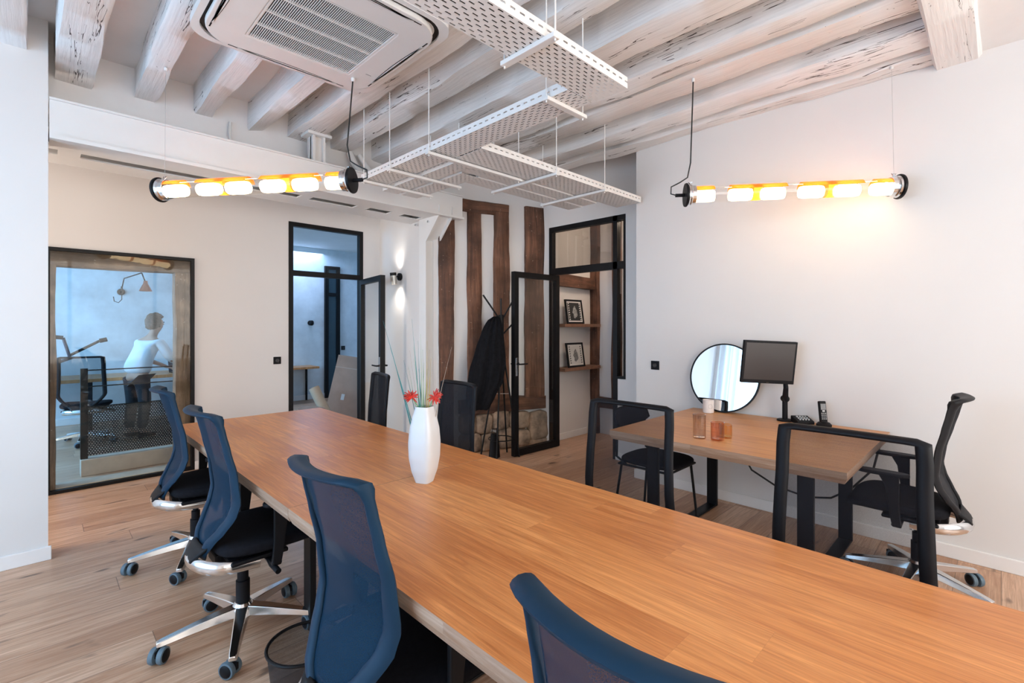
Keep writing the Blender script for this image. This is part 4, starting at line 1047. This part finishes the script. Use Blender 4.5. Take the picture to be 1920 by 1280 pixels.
def hanger(label, p0, p1, rods):
    t = thing('tray_hanger', label, 'bracket', (p0[0], p0[1], p0[2]), 0, 'hanger bars under the cable trays')
    o = Vector(p0); p0 = Vector(p0) - o; p1 = Vector(p1) - o; d = (p1 - p0).normalized(); n = Vector((-d.y, d.x, 0)) * 0.0185
    m = MB(); m.extrude([p0 + n, p0 - n, p0 - n + Vector((0, 0, -.02)), p0 + n + Vector((0, 0, -.02))], p1 - p0)
    m.build('bar', M['white_steel'], t, bevel=0.003)
    for r_ in rods:
        q = p0.lerp(p1, r_)
        MB().tube([q + Vector((0, 0, -0.03)), q + Vector((0, 0, 3.17 - o.z))], 0.004, 6).build('rod', M['white_steel'], t)
hz = TZ - 0.010
hanger('white hanger bar crossing under the tray nearest the camera', (1.467, 1.235, TZ), (1.467, 1.545, TZ), (0.03, 0.97))
hanger('white hanger bar just beyond the corner of the two long trays', (1.83, 1.62, TZ), (2.16, 1.62, TZ), (0.03, 0.95))
hanger('long white hanger bar where the widest tray branches off', (1.83, 2.66, hz), (2.72, 2.66, hz), (0.02, 0.97))
hanger('short white hanger bar under the three tray legs', (1.83, 3.15, hz), (2.50, 3.15, hz), (0.02, 0.98))
hanger('white hanger bar farthest back, under the ends of the tray legs', (1.83, 3.54, hz), (2.49, 3.54, hz), (0.02, 0.98))
hanger('white hanger bar crossing the three branch trays in the middle', (2.79, 2.34, hz), (2.79, 3.07, hz), (0.02, 0.98))
hanger('white hanger bar crossing the branch trays nearest the glass door', (3.42, 2.34, hz), (3.42, 3.07, hz), (0.02, 0.98))

# ------------------------------------------------------------------ tubular pendant lamps
def tube_lamp(label, A, B, cord_top, wire_top, cord_end):
    """A,B: axis ends; cord_end 1 -> power cord at B, 0 -> at A"""
    A = Vector(A); B = Vector(B); ax = (B - A).normalized(); L_ = (B - A).length
    t = thing('tube_pendant_lamp', label, 'lamp', A, 0, 'glass tube pendant lamps')
    O = Vector((0, 0, 0)); E_ = B - A
    r_ = 0.058
    MB().lathe([(r_, 0.02), (r_, L_ - 0.02)], O, 32, axis=ax, cap=False).build('glass_tube', M['tubeglass'], t, smooth=True)
    for c0, sgn in ((O, 1), (E_, -1)):
        cp = MB().lathe([(0.001, -0.008), (0.078, -0.008), (0.080, 0.0), (0.078, 0.006), (0.068, 0.008)], c0, 36, axis=ax * sgn).build('end_cap', M['black'], t, smooth=True, angle=35)
        MB().lathe([(0.066, 0.008), (0.070, 0.012), (0.066, 0.022), (0.070, 0.03), (0.064, 0.036), (0.062, 0.060), (0.059, 0.060), (0.059, 0.008)], c0, 36, axis=ax * sgn, cap=False).build('collar', M['chrome'], t, smooth=True, angle=35)
        q = c0 + ax * sgn * 0.03
        MB().tube([q + Vector((0, 0, .064)), q + Vector((0, 0, .085)) + ax * .012, q + Vector((0, 0, .085)) - ax * .012], 0.006, 8, closed=True).build('hook', M['chrome'], t)
    # six glowing bulbs and the amber reflectors above them, in three pairs
    side = ax.cross(Vector((0, 0, 1))).normalized(); up = side.cross(ax).normalized()
    n = 6; pos = [0.085, 0.265, 0.42, 0.60, 0.765, 0.93]
    for p in pos:
        c = ax * (p * L_) - up * 0.012
        h = 0.070
        MB().lathe([(0.008, -h - .004), (0.036, -h), (0.040, -h * .7), (0.040, h * .7), (0.036, h), (0.008, h + .004)], c, 20, axis=ax).build('bulb', M['bulb'], t, smooth=True)
    for a0, a1 in ((0.045, .135), (0.215, .48), (0.55, .83), (.885, .955)):
        def rf(u, v, a0=a0, a1=a1):
            th = PI * (0.12 + 0.76 * u)
            return ax * ((a0 + (a1 - a0) * v) * L_) + side * math.cos(th) * .0545 + up * math.sin(th) * .0545
        MB().grid(rf, 12, 1).build('amber_reflector', M['amber'], t, smooth=True, solid=0.002, angle=180)
    for a0 in (0.34, 0.685):
        MB().lathe([(0.0525, -0.028), (0.0535, 0), (0.0525, 0.028)], ax * (a0 * L_), 24, axis=ax, cap=False).build('amber_sleeve', M['amber'], t, smooth=True, angle=60)
    MB().tube([ax * 0.03 + up * .044, ax * (L_ - .03) + up * .044], 0.003, 6).build('inner_rod', M['chrome'], t)
    c_end, w_end = (E_, O) if cord_end else (O, E_)
    s_ = 1 if cord_end else -1
    out = ax * s_
    MB().tube([c_end + out * 0.005, c_end + out * 0.07], 0.012, 12).build('cable_gland', M['blackplastic'], t, smooth=True)
    ct = Vector(cord_top) - A
    k = c_end - out * 0.03 + Vector((0, 0, .10))
    MB().tube([c_end + out * .06, c_end + out * .10 + Vector((0, 0, .012)), c_end + out * .098 + Vector((0, 0, .06)), c_end + out * .04 + Vector((0, 0, .088)), c_end + out * -.01 + Vector((0, 0, .12)), Vector((k.x, k.y, k.z + .12)), ct.lerp(Vector((k.x, k.y, k.z + .1)), .4), ct], 0.0045, 8).build('power_cord', M['blackcable'], t, smooth=True)
    w0 = w_end + (-out) * -.03 + Vector((0, 0, .085)); wt = Vector(wire_top) - A
    MB().tube([w0, wt], 0.0011, 5).build('suspension_wire', M['chrome'], t)
    for q in (ct, wt): MB().lathe([(0.010, -0.02), (0.012, 0.0), (0.006, 0.006)], q, 12).build('ceiling_hook', M['white_steel'], t, smooth=True)
    return t
tube_lamp('glowing amber glass tube lamp hanging over the left end of the meeting table', (0.575, 3.855, 2.345), (1.395, 2.835, 2.362), (1.40, 2.83, 3.0 - .005), (0.60, 3.83, 3.14), 1)
tube_lamp('glowing amber glass tube lamp hanging beside the right wall over the small desk', (3.165, 1.515, 2.352), (3.975, 0.465, 2.358), (3.20, 1.48, 3.145), (3.95, 0.50, 3.14), 0)

# small wall spot on the side wall
sl = thing('wall_spot_lamp', 'small wall lamp with black round base shining up and down on the side wall', 'lamp', (3.118, 5.08, 2.045), 0)
MB().lathe([(0.045, 0), (0.045, 0.022), (0.03, 0.03)], (0.0, 0, 0), 24, axis=(-1, 0, 0)).build('wall_base', M['black'], sl, smooth=True)
MB().tube([(-0.02, 0, 0), (-0.085, 0.01, 0.0)], 0.010, 8).build('arm', M['black'], sl)
tl = Vector((-0.1, 0.0, 1)).normalized()
MB().lathe([(0.036, -0.085), (0.037, 0.03), (0.033, 0.03), (0.033, -0.085)], (-0.088, 0.012, -0.01), 24, axis=tl, cap=False).build('glass_shade', plain('silvered_shade', (0.45, 0.43, 0.40), 0.3, 0.4), sl, smooth=True)
MB().lathe([(0.037, 0.02), (0.038, 0.055), (0.033, 0.055)], (-0.088, 0.012, -0.01), 24, axis=tl, cap=False).build('black_collar', M['black'], sl, smooth=True)
MB().lathe([(0.002, -0.05), (0.022, -0.04), (0.024, -0.02), (0.012, 0.0)], (-0.088, 0.012, -0.01), 16, axis=tl).build('bulb', emit('spot_glow', (1.0, 0.9, 0.78), 30), sl, smooth=True)
spot('spot_down', (3.02, 5.09, 1.93), (10, -20, 0), 6, (1.0, 0.94, 0.86), 120, 1.0, 0.05)
spot('spot_up', (3.02, 5.09, 2.13), (170, 20, 0), 4.5, (1.0, 0.94, 0.86), 110, 1.0, 0.05)

# sockets / switches
def socket(name, label, loc, rz):
    t = thing(name, label, 'socket', loc, rz)
    MB().box(-0.041, 0.041, -0.009, 0, -0.041, 0.041).build('plate', M['blackplastic'], t, bevel=0.003)
    MB().lathe([(0.021, 0.0), (0.021, 0.003), (0.018, 0.003), (0.016, 0.001)], (0, -0.009, 0), 24, axis=(0, -1, 0)).build('insert', plain('dark_insert', (0.03, 0.03, 0.034), 0.3), t)
socket('wall_socket', 'square black wall socket right of the glass door recess', (4.1, 2.26, 1.09), R(-90))
socket('wall_switch', 'square black switch on the back wall left of the glazed door', (1.935, 5.75, 1.065), 0)
socket('wall_switch', 'small square black switch on the far hall wall seen through the glazed door', (4.53, 9.6, 0.995), 0)
hl = thing('hall_wall_lamp', 'small round black lamp on the far hall wall seen through the glazed door', 'lamp', (3.85, 9.6, 1.51))
MB().lathe([(0.05, 0), (0.05, 0.02), (0.02, 0.03)], (0, 0, 0), 20, axis=(0, -1, 0)).build('wall_plate', M['black'], hl, smooth=True)
MB().lathe([(0.02, -.05), (0.04, -.03), (0.045, 0), (0.04, .03), (0.02, .05)], (0, -0.07, 0), 20, axis=(0, 0, 1)).build('shade', M['black'], hl, smooth=True)
# pipe in the recess
trim(MB().lathe([(0.038, 0), (0.038, 3.3)], (4.44, 2.52, 0), 20), M['white_steel'], 'white vertical pipe in the recess corner beside the glass door', cat='pipe', smooth=True)
trim(MB().tube([(1.14, 4.475, 3.14), (1.13, 4.46, 3.05), (1.14, 4.46, 2.90)], 0.012, 10), M['white_steel'], 'thin bent white pipe on the plaster band above the steel beam', cat='pipe', smooth=True)
trim(MB().tube([(2.16, 4.43, 3.13), (2.18, 4.38, 3.02), (2.26, 4.35, 2.90)], 0.032, 12).tube([(2.26, 4.43, 3.13), (2.30, 4.38, 3.02), (2.40, 4.35, 2.90)], 0.028, 12), M['white_steel'], 'pair of white insulated pipes diving behind the steel beam', cat='pipe', smooth=True)

# ------------------------------------------------------------------ coat rack with jacket
cr = thing('coat_rack', 'dark metal tripod coat rack before the timbered wall', 'coat rack', (3.69, 3.92, 0))
for k, (x, y) in enumerate([(-0.15, 0.17), (0.17, 0.08), (0.13, -0.16), (-0.16, -0.10)]):
    MB().tube([(x, y, 0.0), (x * .10, y * .10, 1.20), (x * .04, y * .04, 1.55)], 0.0095, 8).build('leg', M['black'], cr, smooth=True)
MB().lathe([(0.030, 1.28), (0.033, 1.30), (0.033, 1.56), (0.028, 1.58)], seg=12).build('hub', M['black'], cr, smooth=True)
for dx, dz in ((-0.20, 0.30), (0.0, 0.26), (0.17, 0.30)):
    p = Rv * dx
    MB().tube([(0, 0, 1.50), (p.x * .25, p.y * .25, 1.58), (p.x, p.y, 1.50 + dz)], 0.0095, 8).build('hook_arm', M['black'], cr, smooth=True)
p = Rv * 0.15
MB().tube([(0, 0, 1.34), (p.x, p.y, 1.50)], 0.0095, 8).build('hook_arm', M['black'], cr, smooth=True)
MB().tube([(0.14 * math.cos(a * PI / 12), 0.14 * math.sin(a * PI / 12), 0.20) for a in range(24)], 0.006, 6, closed=True).build('lower_ring', M['black'], cr)
p = Rv * 0.10
MB().tube([(-p.x, -p.y, 0.70), (p.x, p.y, 0.70)], 0.005, 6).build('cross_rod', M['chrome'], cr)
jm = plain('black_coat_cloth', (0.010, 0.010, 0.012), 0.95, var=0.3, scale=30, spec=0.1)
def jf(u, v):
    z = 1.56 - v * 1.02; th = u * 2 * PI
    lf = interp([(0, -.075), (.05, -.15), (.15, -.20), (.35, -.27), (.6, -.34), (.85, -.37), (1.0, -.36)], v)
    rg_ = interp([(0, -.04), (.05, .0), (.15, .02), (.5, .045), (.7, .02), (.85, -.06), (1.0, -.13)], v)
    w = (rg_ - lf) / 2; cx = (rg_ + lf) / 2; dpt = min(w, .13) * .8
    fold = 0.012 * math.sin(th * 6 + v * 3) * v + 0.008 * math.sin(th * 11)
    q = Rv * (cx + math.cos(th) * (w + fold)) + Vector((-0.702, -0.713, 0)) * (0.06 + math.sin(th) * (dpt + fold * 2.5))
    return Vector((q.x, q.y, z))
jk = MB().grid(jf, 48, 26).grid(lambda u, v: jf(u, 1) * (1 - v) + Vector((Rv.x * -.22, Rv.y * -.22, .67)) * v, 48, 1)
jo = jk.build('jacket', jm, smooth=True, angle=180, loc=(3.69, 3.92, 0))
tag(jo, 'long black coat hanging from the left side of the coat rack', 'coat')
MB().obox(Rv * 0.01 + Vector((-0.06, -.06, 1.25)), (0.03, 0.002, 0.05), rotz(-.77)).build('white_label', M['vase'], jo)
bgm = thing('black_bag', 'small black bag standing under the coat rack', 'bag', (3.60, 3.93, 0.0))
MB().grid(lambda u, v: Vector((math.cos(u * 2 * PI) * .075 * (1 - .35 * v), math.sin(u * 2 * PI) * .05 * (1 - .4 * v), .005 + .26 * v)), 24, 8).grid(lambda u, v: Vector((math.cos(u * 2 * PI) * .049 * v, math.sin(u * 2 * PI) * .03 * v, .265)), 24, 1).build('body', M['blackplastic'], bgm, smooth=True)
MB().tube([(-.04, 0, .26), (-.03, 0, .32), (.03, 0, .32), (.04, 0, .26)], 0.005, 6).build('strap', M['blackplastic'], bgm)

# ------------------------------------------------------------------ office beyond the interior window
od = thing('office_desk', 'wood topped desk with black legs in the office beyond the interior window', 'desk', (1.1, 8.95, 0))
MB().box(-1.3, 0.9, -0.4, 0.4, 0.70, 0.745).build('tabletop', M['desk'], od, bevel=0.004)
for x in (-0.60, 0.72):
    MB().box(x - .035, x + .035, -0.34, -0.30, 0, 0.70).box(x - .035, x + .035, 0.28, 0.32, 0, 0.70).box(x - .035, x + .035, -0.30, 0.28, 0.66, 0.70).build('leg_frame', M['black'], od)
oa = thing('jointed_stand', 'empty jointed monitor arm standing on the far office desk', 'monitor arm', (0.20, 8.85, 0.746))
MB().tube([(-0.15, 0, 0), (-0.15, 0, 0.16), (0.12, -0.02, 0.27), (0.05, -0.03, 0.55)], [.02, .02, .024, .018], 10).build('lower_arm', M['plastic'], oa, smooth=True)
MB().tube([(0.10, -0.02, 0.30), (0.42, -0.05, 0.50)], 0.018, 10).tube([(0.42, -0.05, 0.50), (0.50, -0.05, 0.52)], 0.03, 10).tube([(0.05, -0.03, 0.55), (-0.03, -0.03, 0.56)], 0.026, 10).build('upper_arm', M['black'], oa, smooth=True)
MB().lathe([(0.07, 0), (0.07, 0.01), (0.02, 0.02)], (-0.15, 0, 0), 20).build('foot', M['black'], oa)
ln = thing('laptop', 'dark laptop screen on the right of the far office desk', 'laptop', (1.62, 8.80, 0.746), R(10))
MB().box(-0.17, 0.17, -0.12, 0.12, 0, 0.015).build('keyboard_base', M['blackplastic'], ln)
MB().extrude([(-0.17, 0.12, 0.015), (0.17, 0.12, 0.015), (0.17, 0.17, 0.24), (-0.17, 0.17, 0.24)], (0, 0.01, 0)).build('screen', plain('laptop_screen', (0.03, 0.04, 0.06), 0.2), ln)
c6 = copy_tree(ch2, (0.42, 8.0, 0), R(75), 'dark office chair behind the railing in the far office, beside the person')
if 'group' in c6: del c6['group']
wl = thing('swing_arm_lamp', 'copper shaded swing arm lamp on the far office wall', 'lamp', (0.93, 9.598, 1.98))
MB().lathe([(0.05, 0), (0.05, 0.02)], (0, 0, 0), 20, axis=(0, -1, 0)).tube([(0, -0.02, 0), (0, -0.10, 0.0), (0, -.10, .08)], 0.012, 8).build('wall_plate', M['black'], wl)
MB().tube([(0, -0.10, 0.05), (0.02, -0.18, 0.20), (0.22, -0.30, 0.29)], 0.009, 8).tube([(0.22, -0.30, 0.29), (0.26, -0.32, 0.16)], 0.009, 8).build('arm', M['black'], wl, smooth=True)
MB().tube([(0, -.10, -.02), (0, -.10, -.12), (-.04, -.10, -.17), (-.09, -.10, -.15), (-.10, -.10, -.08)], 0.006, 6).build('cable', M['blackcable'], wl)
MB().lathe([(0.025, 0.0), (0.03, -0.04), (0.085, -0.16), (0.08, -0.16), (0.026, -0.04), (0.02, 0.0)], (0.265, -0.32, 0.17), 24, cap=False).build('lamp_shade', plain('copper', (0.45, 0.14, 0.08), 0.35, 0.6), wl, smooth=True)

# person leaning over the far desk
def skin_mesh(name, verts, edges, radii, mat, parent=None, sub=2, root=0):
    me = bpy.data.meshes.new(name); me.from_pydata([Vector(v) for v in verts], edges, []); me.materials.append(mat)
    o = bpy.data.objects.new(name, me); C.objects.link(o)
    md = o.modifiers.new('skin', 'SKIN'); md.use_smooth_shade = True; md.branch_smoothing = 0.6
    if not me.skin_vertices: me.skin_vertices.new() if hasattr(me.skin_vertices, 'new') else None
    for i, r_ in enumerate(radii):
        sv = me.skin_vertices[0].data[i]; sv.radius = r_ if hasattr(r_, '__len__') else (r_, r_)
        sv.use_root = (i == root)
    s = o.modifiers.new('sub', 'SUBSURF'); s.levels = sub; s.render_levels = sub
    if parent is not None: o.parent = parent
    return o
skinm = plain('skin', (0.50, 0.29, 0.21), 0.55, var=0.05)
pe = thing('person', 'brown-haired person in white blouse and dark trousers bending over the far desk', 'person', (0.93, 7.95, 0), R(-55))
# local: facing +Y, leaning forward
V = {'pelvis': (0, 0, .86), 'waist': (0, .04, .99), 'chest': (0, .13, 1.14), 'upchest': (0, .19, 1.25), 'neck': (0, .24, 1.34), 'head0': (0, .28, 1.40)}
def body_parts():
    vs = []; es = []; rs = []
    def ad(p, r_, par=None):
        vs.append(p); rs.append(r_)
        if par is not None: es.append((par, len(vs) - 1))
        return len(vs) - 1
    pel = ad((0, 0, .86), (.15, .11)); wa = ad((0, .04, .99), (.125, .095), pel); chs = ad((0, .12, 1.13), (.15, .11), wa); uc = ad((0, .18, 1.24), (.13, .09), chs)
    nk = ad((0, .225, 1.32), .052, uc); nk2 = ad((0, .255, 1.375), .05, nk)
    hd = ad((0, .28, 1.43), (.068, .080), nk2); hd2 = ad((0, .295, 1.50), (.074, .088), hd); hd3 = ad((0, .30, 1.565), (.055, .065), hd2)
    for s in (-1, 1):
        hip = ad((s * .09, 0, .80), .085, pel); kn = ad((s * .10, .03, .46), .055, hip); an = ad((s * .10, -.02, .09), .036, kn); ft = ad((s * .11, .11, .035), .03, an)
        sh = ad((s * .16, .19, 1.24), .055, uc); el = ad((s * .22, .30, 1.00), .038, sh); wr = ad((s * .15, .52, .90), .026, el); pm = ad((s * .14, .60, .86), (.034, .018), wr)
        for f in range(4):
            a = ad((s * .14 + (f - 1.5) * .019, .645, .85), .0085, pm); b_ = ad((s * .14 + (f - 1.5) * .021, .685 + (.006, .012, .008, -.004)[f], .835), .0075, a); ad((s * .14 + (f - 1.5) * .021, .705 + (.006, .012, .008, -.004)[f], .815), .0065, b_)
        a = ad((s * .14 - s * .035, .60, .855), .009, pm); ad((s * .14 - s * .055, .63, .84), .008, a)
    return vs, es, rs
vs, es, rs = body_parts()
body = skin_mesh('body', vs, es, rs, skinm, pe, 2)
shm = plain('white_blouse', (0.80, 0.82, 0.86), 0.8, var=0.03, scale=12, bump=0.3)
skin_mesh('blouse', [(0, -.01, .80), (0, .03, .97), (0, .12, 1.13), (0, .185, 1.255), (-.16, .19, 1.24), (-.21, .27, 1.05), (-.19, .40, .965), (.16, .19, 1.24), (.21, .27, 1.05), (.19, .40, .965)],
          [(0, 1), (1, 2), (2, 3), (3, 4), (4, 5), (5, 6), (3, 7), (7, 8), (8, 9)], [(.20, .16), (.165, .135), (.175, .14), (.14, .105), .075, .062, .055, .075, .062, .055], shm, pe, 2)
skin_mesh('trousers', [(0, 0, .84), (-.085, 0, .74), (-.10, .03, .46), (-.10, -.02, .10), (.085, 0, .74), (.10, .03, .46), (.10, -.02, .10)], [(0, 1), (1, 2), (2, 3), (0, 4), (4, 5), (5, 6)],
          [(.125, .12), .092, .072, .060, .092, .072, .060], plain('dark_trousers', (0.012, 0.014, 0.02), 0.85), pe, 2)
hm_ = plain('brown_hair', (0.10, 0.055, 0.035), 0.6, var=0.4, scale=40, bump=0.6)
def hairf(u, v):
    th = u * 2 * PI; ph = v * PI
    d = Vector((math.sin(ph) * math.cos(th), math.sin(ph) * math.sin(th), math.cos(ph)))
    r_ = Vector((0.098, 0.105, 0.105)); back = max(0, -d.y)
    p = Vector((d.x * r_.x, d.y * r_.y - .02, d.z * r_.z - back * .05 * (d.z < 0)))
    p *= 1.07 + 0.12 * noise.noise(d * 4.5)
    if d.y > 0.15 and d.z < 0.45: p = p * 0.62        # face opening sinks behind the skin
    return p + Vector((0, .285, 1.525))
MB().grid(hairf, 32, 20).build('hair', hm_, pe, smooth=True, angle=180)
fm = MB()
for s in (-1, 1): fm.lathe([(0.001, -.008), (.009, 0), (.001, .008)], (s * .03, .372, 1.505), 10)
fm.build('eyes', plain('dark_eye', (0.03, 0.02, 0.02), 0.2), body, smooth=True)
MB().tube([(0, .365, 1.51), (0, .392, 1.475), (0, .372, 1.465)], [.008, .013, .008], 8).build('nose', skinm, body, smooth=True)
MB().tube([(-.022, .362, 1.44), (0, .370, 1.437), (.022, .362, 1.44)], .005, 6).build('mouth', plain('lips', (0.42, 0.12, 0.10), 0.5), body, smooth=True)
for s in (-1, 1): MB().tube([(s * .075, .27, 1.51), (s * .082, .262, 1.49), (s * .074, .27, 1.465)], [.008, .012, .007], 8).build('ear', skinm, body, smooth=True)
for s in (-1, 1): MB().tube([(s * .10, -.05, .03), (s * .105, .05, .035), (s * .11, .15, .025)], [.036, .04, .028], 10, sq=0.8).build('shoe', M['blackplastic'], pe, smooth=True)

# ------------------------------------------------------------------ hall beyond the glazed door
cbm = plain('brown_cardboard', (0.42, 0.27, 0.20), 0.85, var=0.08)
cb = thing('cardboard_box', 'tall flattened cardboard box leaning behind the glazed door', 'box', (3.02, 6.55, 0), R(-38))
mm = Matrix.Rotation(R(-16), 3, 'X') @ Matrix.Rotation(R(9), 3, 'Y')
MB().obox(mm @ Vector((0.05, 0.06, 0.50)) + Vector((0, 0, 0.055)), (0.55, 0.09, 1.0), mm).build('carton', cbm, cb, bevel=0.004)
MB().obox(mm @ Vector((-0.03, 0.013, 0.40)) + Vector((0, 0, 0.055)), (0.045, 0.004, 0.085), mm).build('shipping_label', M['vase'], cb)
MB().obox(mm @ Vector((0.05, 0.013, 0.82)) + Vector((0, 0, 0.055)), (0.55, 0.003, 0.012), mm).build('fold_line', plain('pale_crease', (0.5, 0.36, 0.28)), cb)
def papers(name, label, cat, x, y, pts, r_, m, g=None):
    o = MB().tube(pts, r_, 14).build(name, m, smooth=True, angle=50, loc=(x, y, 0)); return tag(o, label, cat, g)
papers('paper_roll', 'pale rolled paper leaning in the clutter behind the table end', 'roll', 2.72, 6.50, [(0, 0.15, 0.60), (0.16, -.10, 0.05)], 0.07, plain('kraft_paper', (0.55, 0.42, 0.30), 0.8))
ob = thing('open_box', 'open cardboard box with crumpled paper on the floor behind the table end', 'box', (2.30, 6.35, 0), R(20))
MB().box(-.22, .22, -.2, -.19, 0, .32).box(-.22, .22, .19, .2, 0, .32).box(-.22, -.21, -.19, .19, 0, .32).box(.21, .22, -.19, .19, 0, .32).box(-.21, .21, -.19, .19, 0, .01).build('carton', cbm, ob)
for (p0, p1, d) in (((-.22, -.2, .32), (.22, -.2, .32), (0, -.14, .08)), ((-.22, .2, .32), (.22, .2, .32), (0, .12, .12)), ((.22, -.2, .32), (.22, .2, .32), (.16, 0, .05))):
    p0, p1, d = Vector(p0), Vector(p1), Vector(d)
    MB().add([p0, p1, p1 + d, p0 + d], [(0, 1, 2, 3)]).build('flap', cbm, ob, solid=0.004)
def crum(u, v):
    th = u * 2 * PI; ph = v * PI; d = Vector((math.sin(ph) * math.cos(th), math.sin(ph) * math.sin(th), math.cos(ph)))
    return Vector((d.x * .19, d.y * .17, .25 + d.z * .14)) * 1.0 + d * noise.noise(d * 4) * .07
cp_ = MB().grid(crum, 24, 14).build('crumpled_paper', plain('kraft_crumple', (0.5, 0.40, 0.32), 0.85, var=.3), loc=(2.30, 6.35, 0), smooth=False)
tag(cp_, 'crumpled brown packing paper filling the open box', 'paper')
hd_ = thing('hall_door', 'dark glazed door in the far hall wall seen through the back door', 'door', (4.13, 9.6, 0)); 
MB().box(0, 0.07, -0.06, 0, 0, 2.66).box(0.24, 0.31, -0.06, 0, 0, 2.66).box(0.07, 0.24, -0.06, 0, 2.05, 2.12).box(0.07, 0.24, -0.06, 0, 2.6, 2.66).build('door_frame', M['black'], hd_)
MB().box(0.07, 0.24, -0.03, -0.02, 0, 2.05).box(0.07, 0.24, -0.03, -0.02, 2.12, 2.6).build('pane', plain('dark_door_glass', (0.03, 0.06, 0.08), 0.15), hd_)
ht = thing('hall_bench', 'thin wooden bench top on the far hall wall seen through the glazed door', 'bench', (3.75, 9.35, 0))
MB().box(-0.5, 0.10, -0.2, 0.24, 0.64, 0.68).build('top', M['desk'], ht, bevel=0.004)
for x in (-0.45, ): MB().box(x, x + .04, -.18, .22, 0, .64).build('leg', M['black'], ht)
MB().box(0.0, 0.03, 0.20, 0.24, 0, .64).build('leg', M['black'], ht)
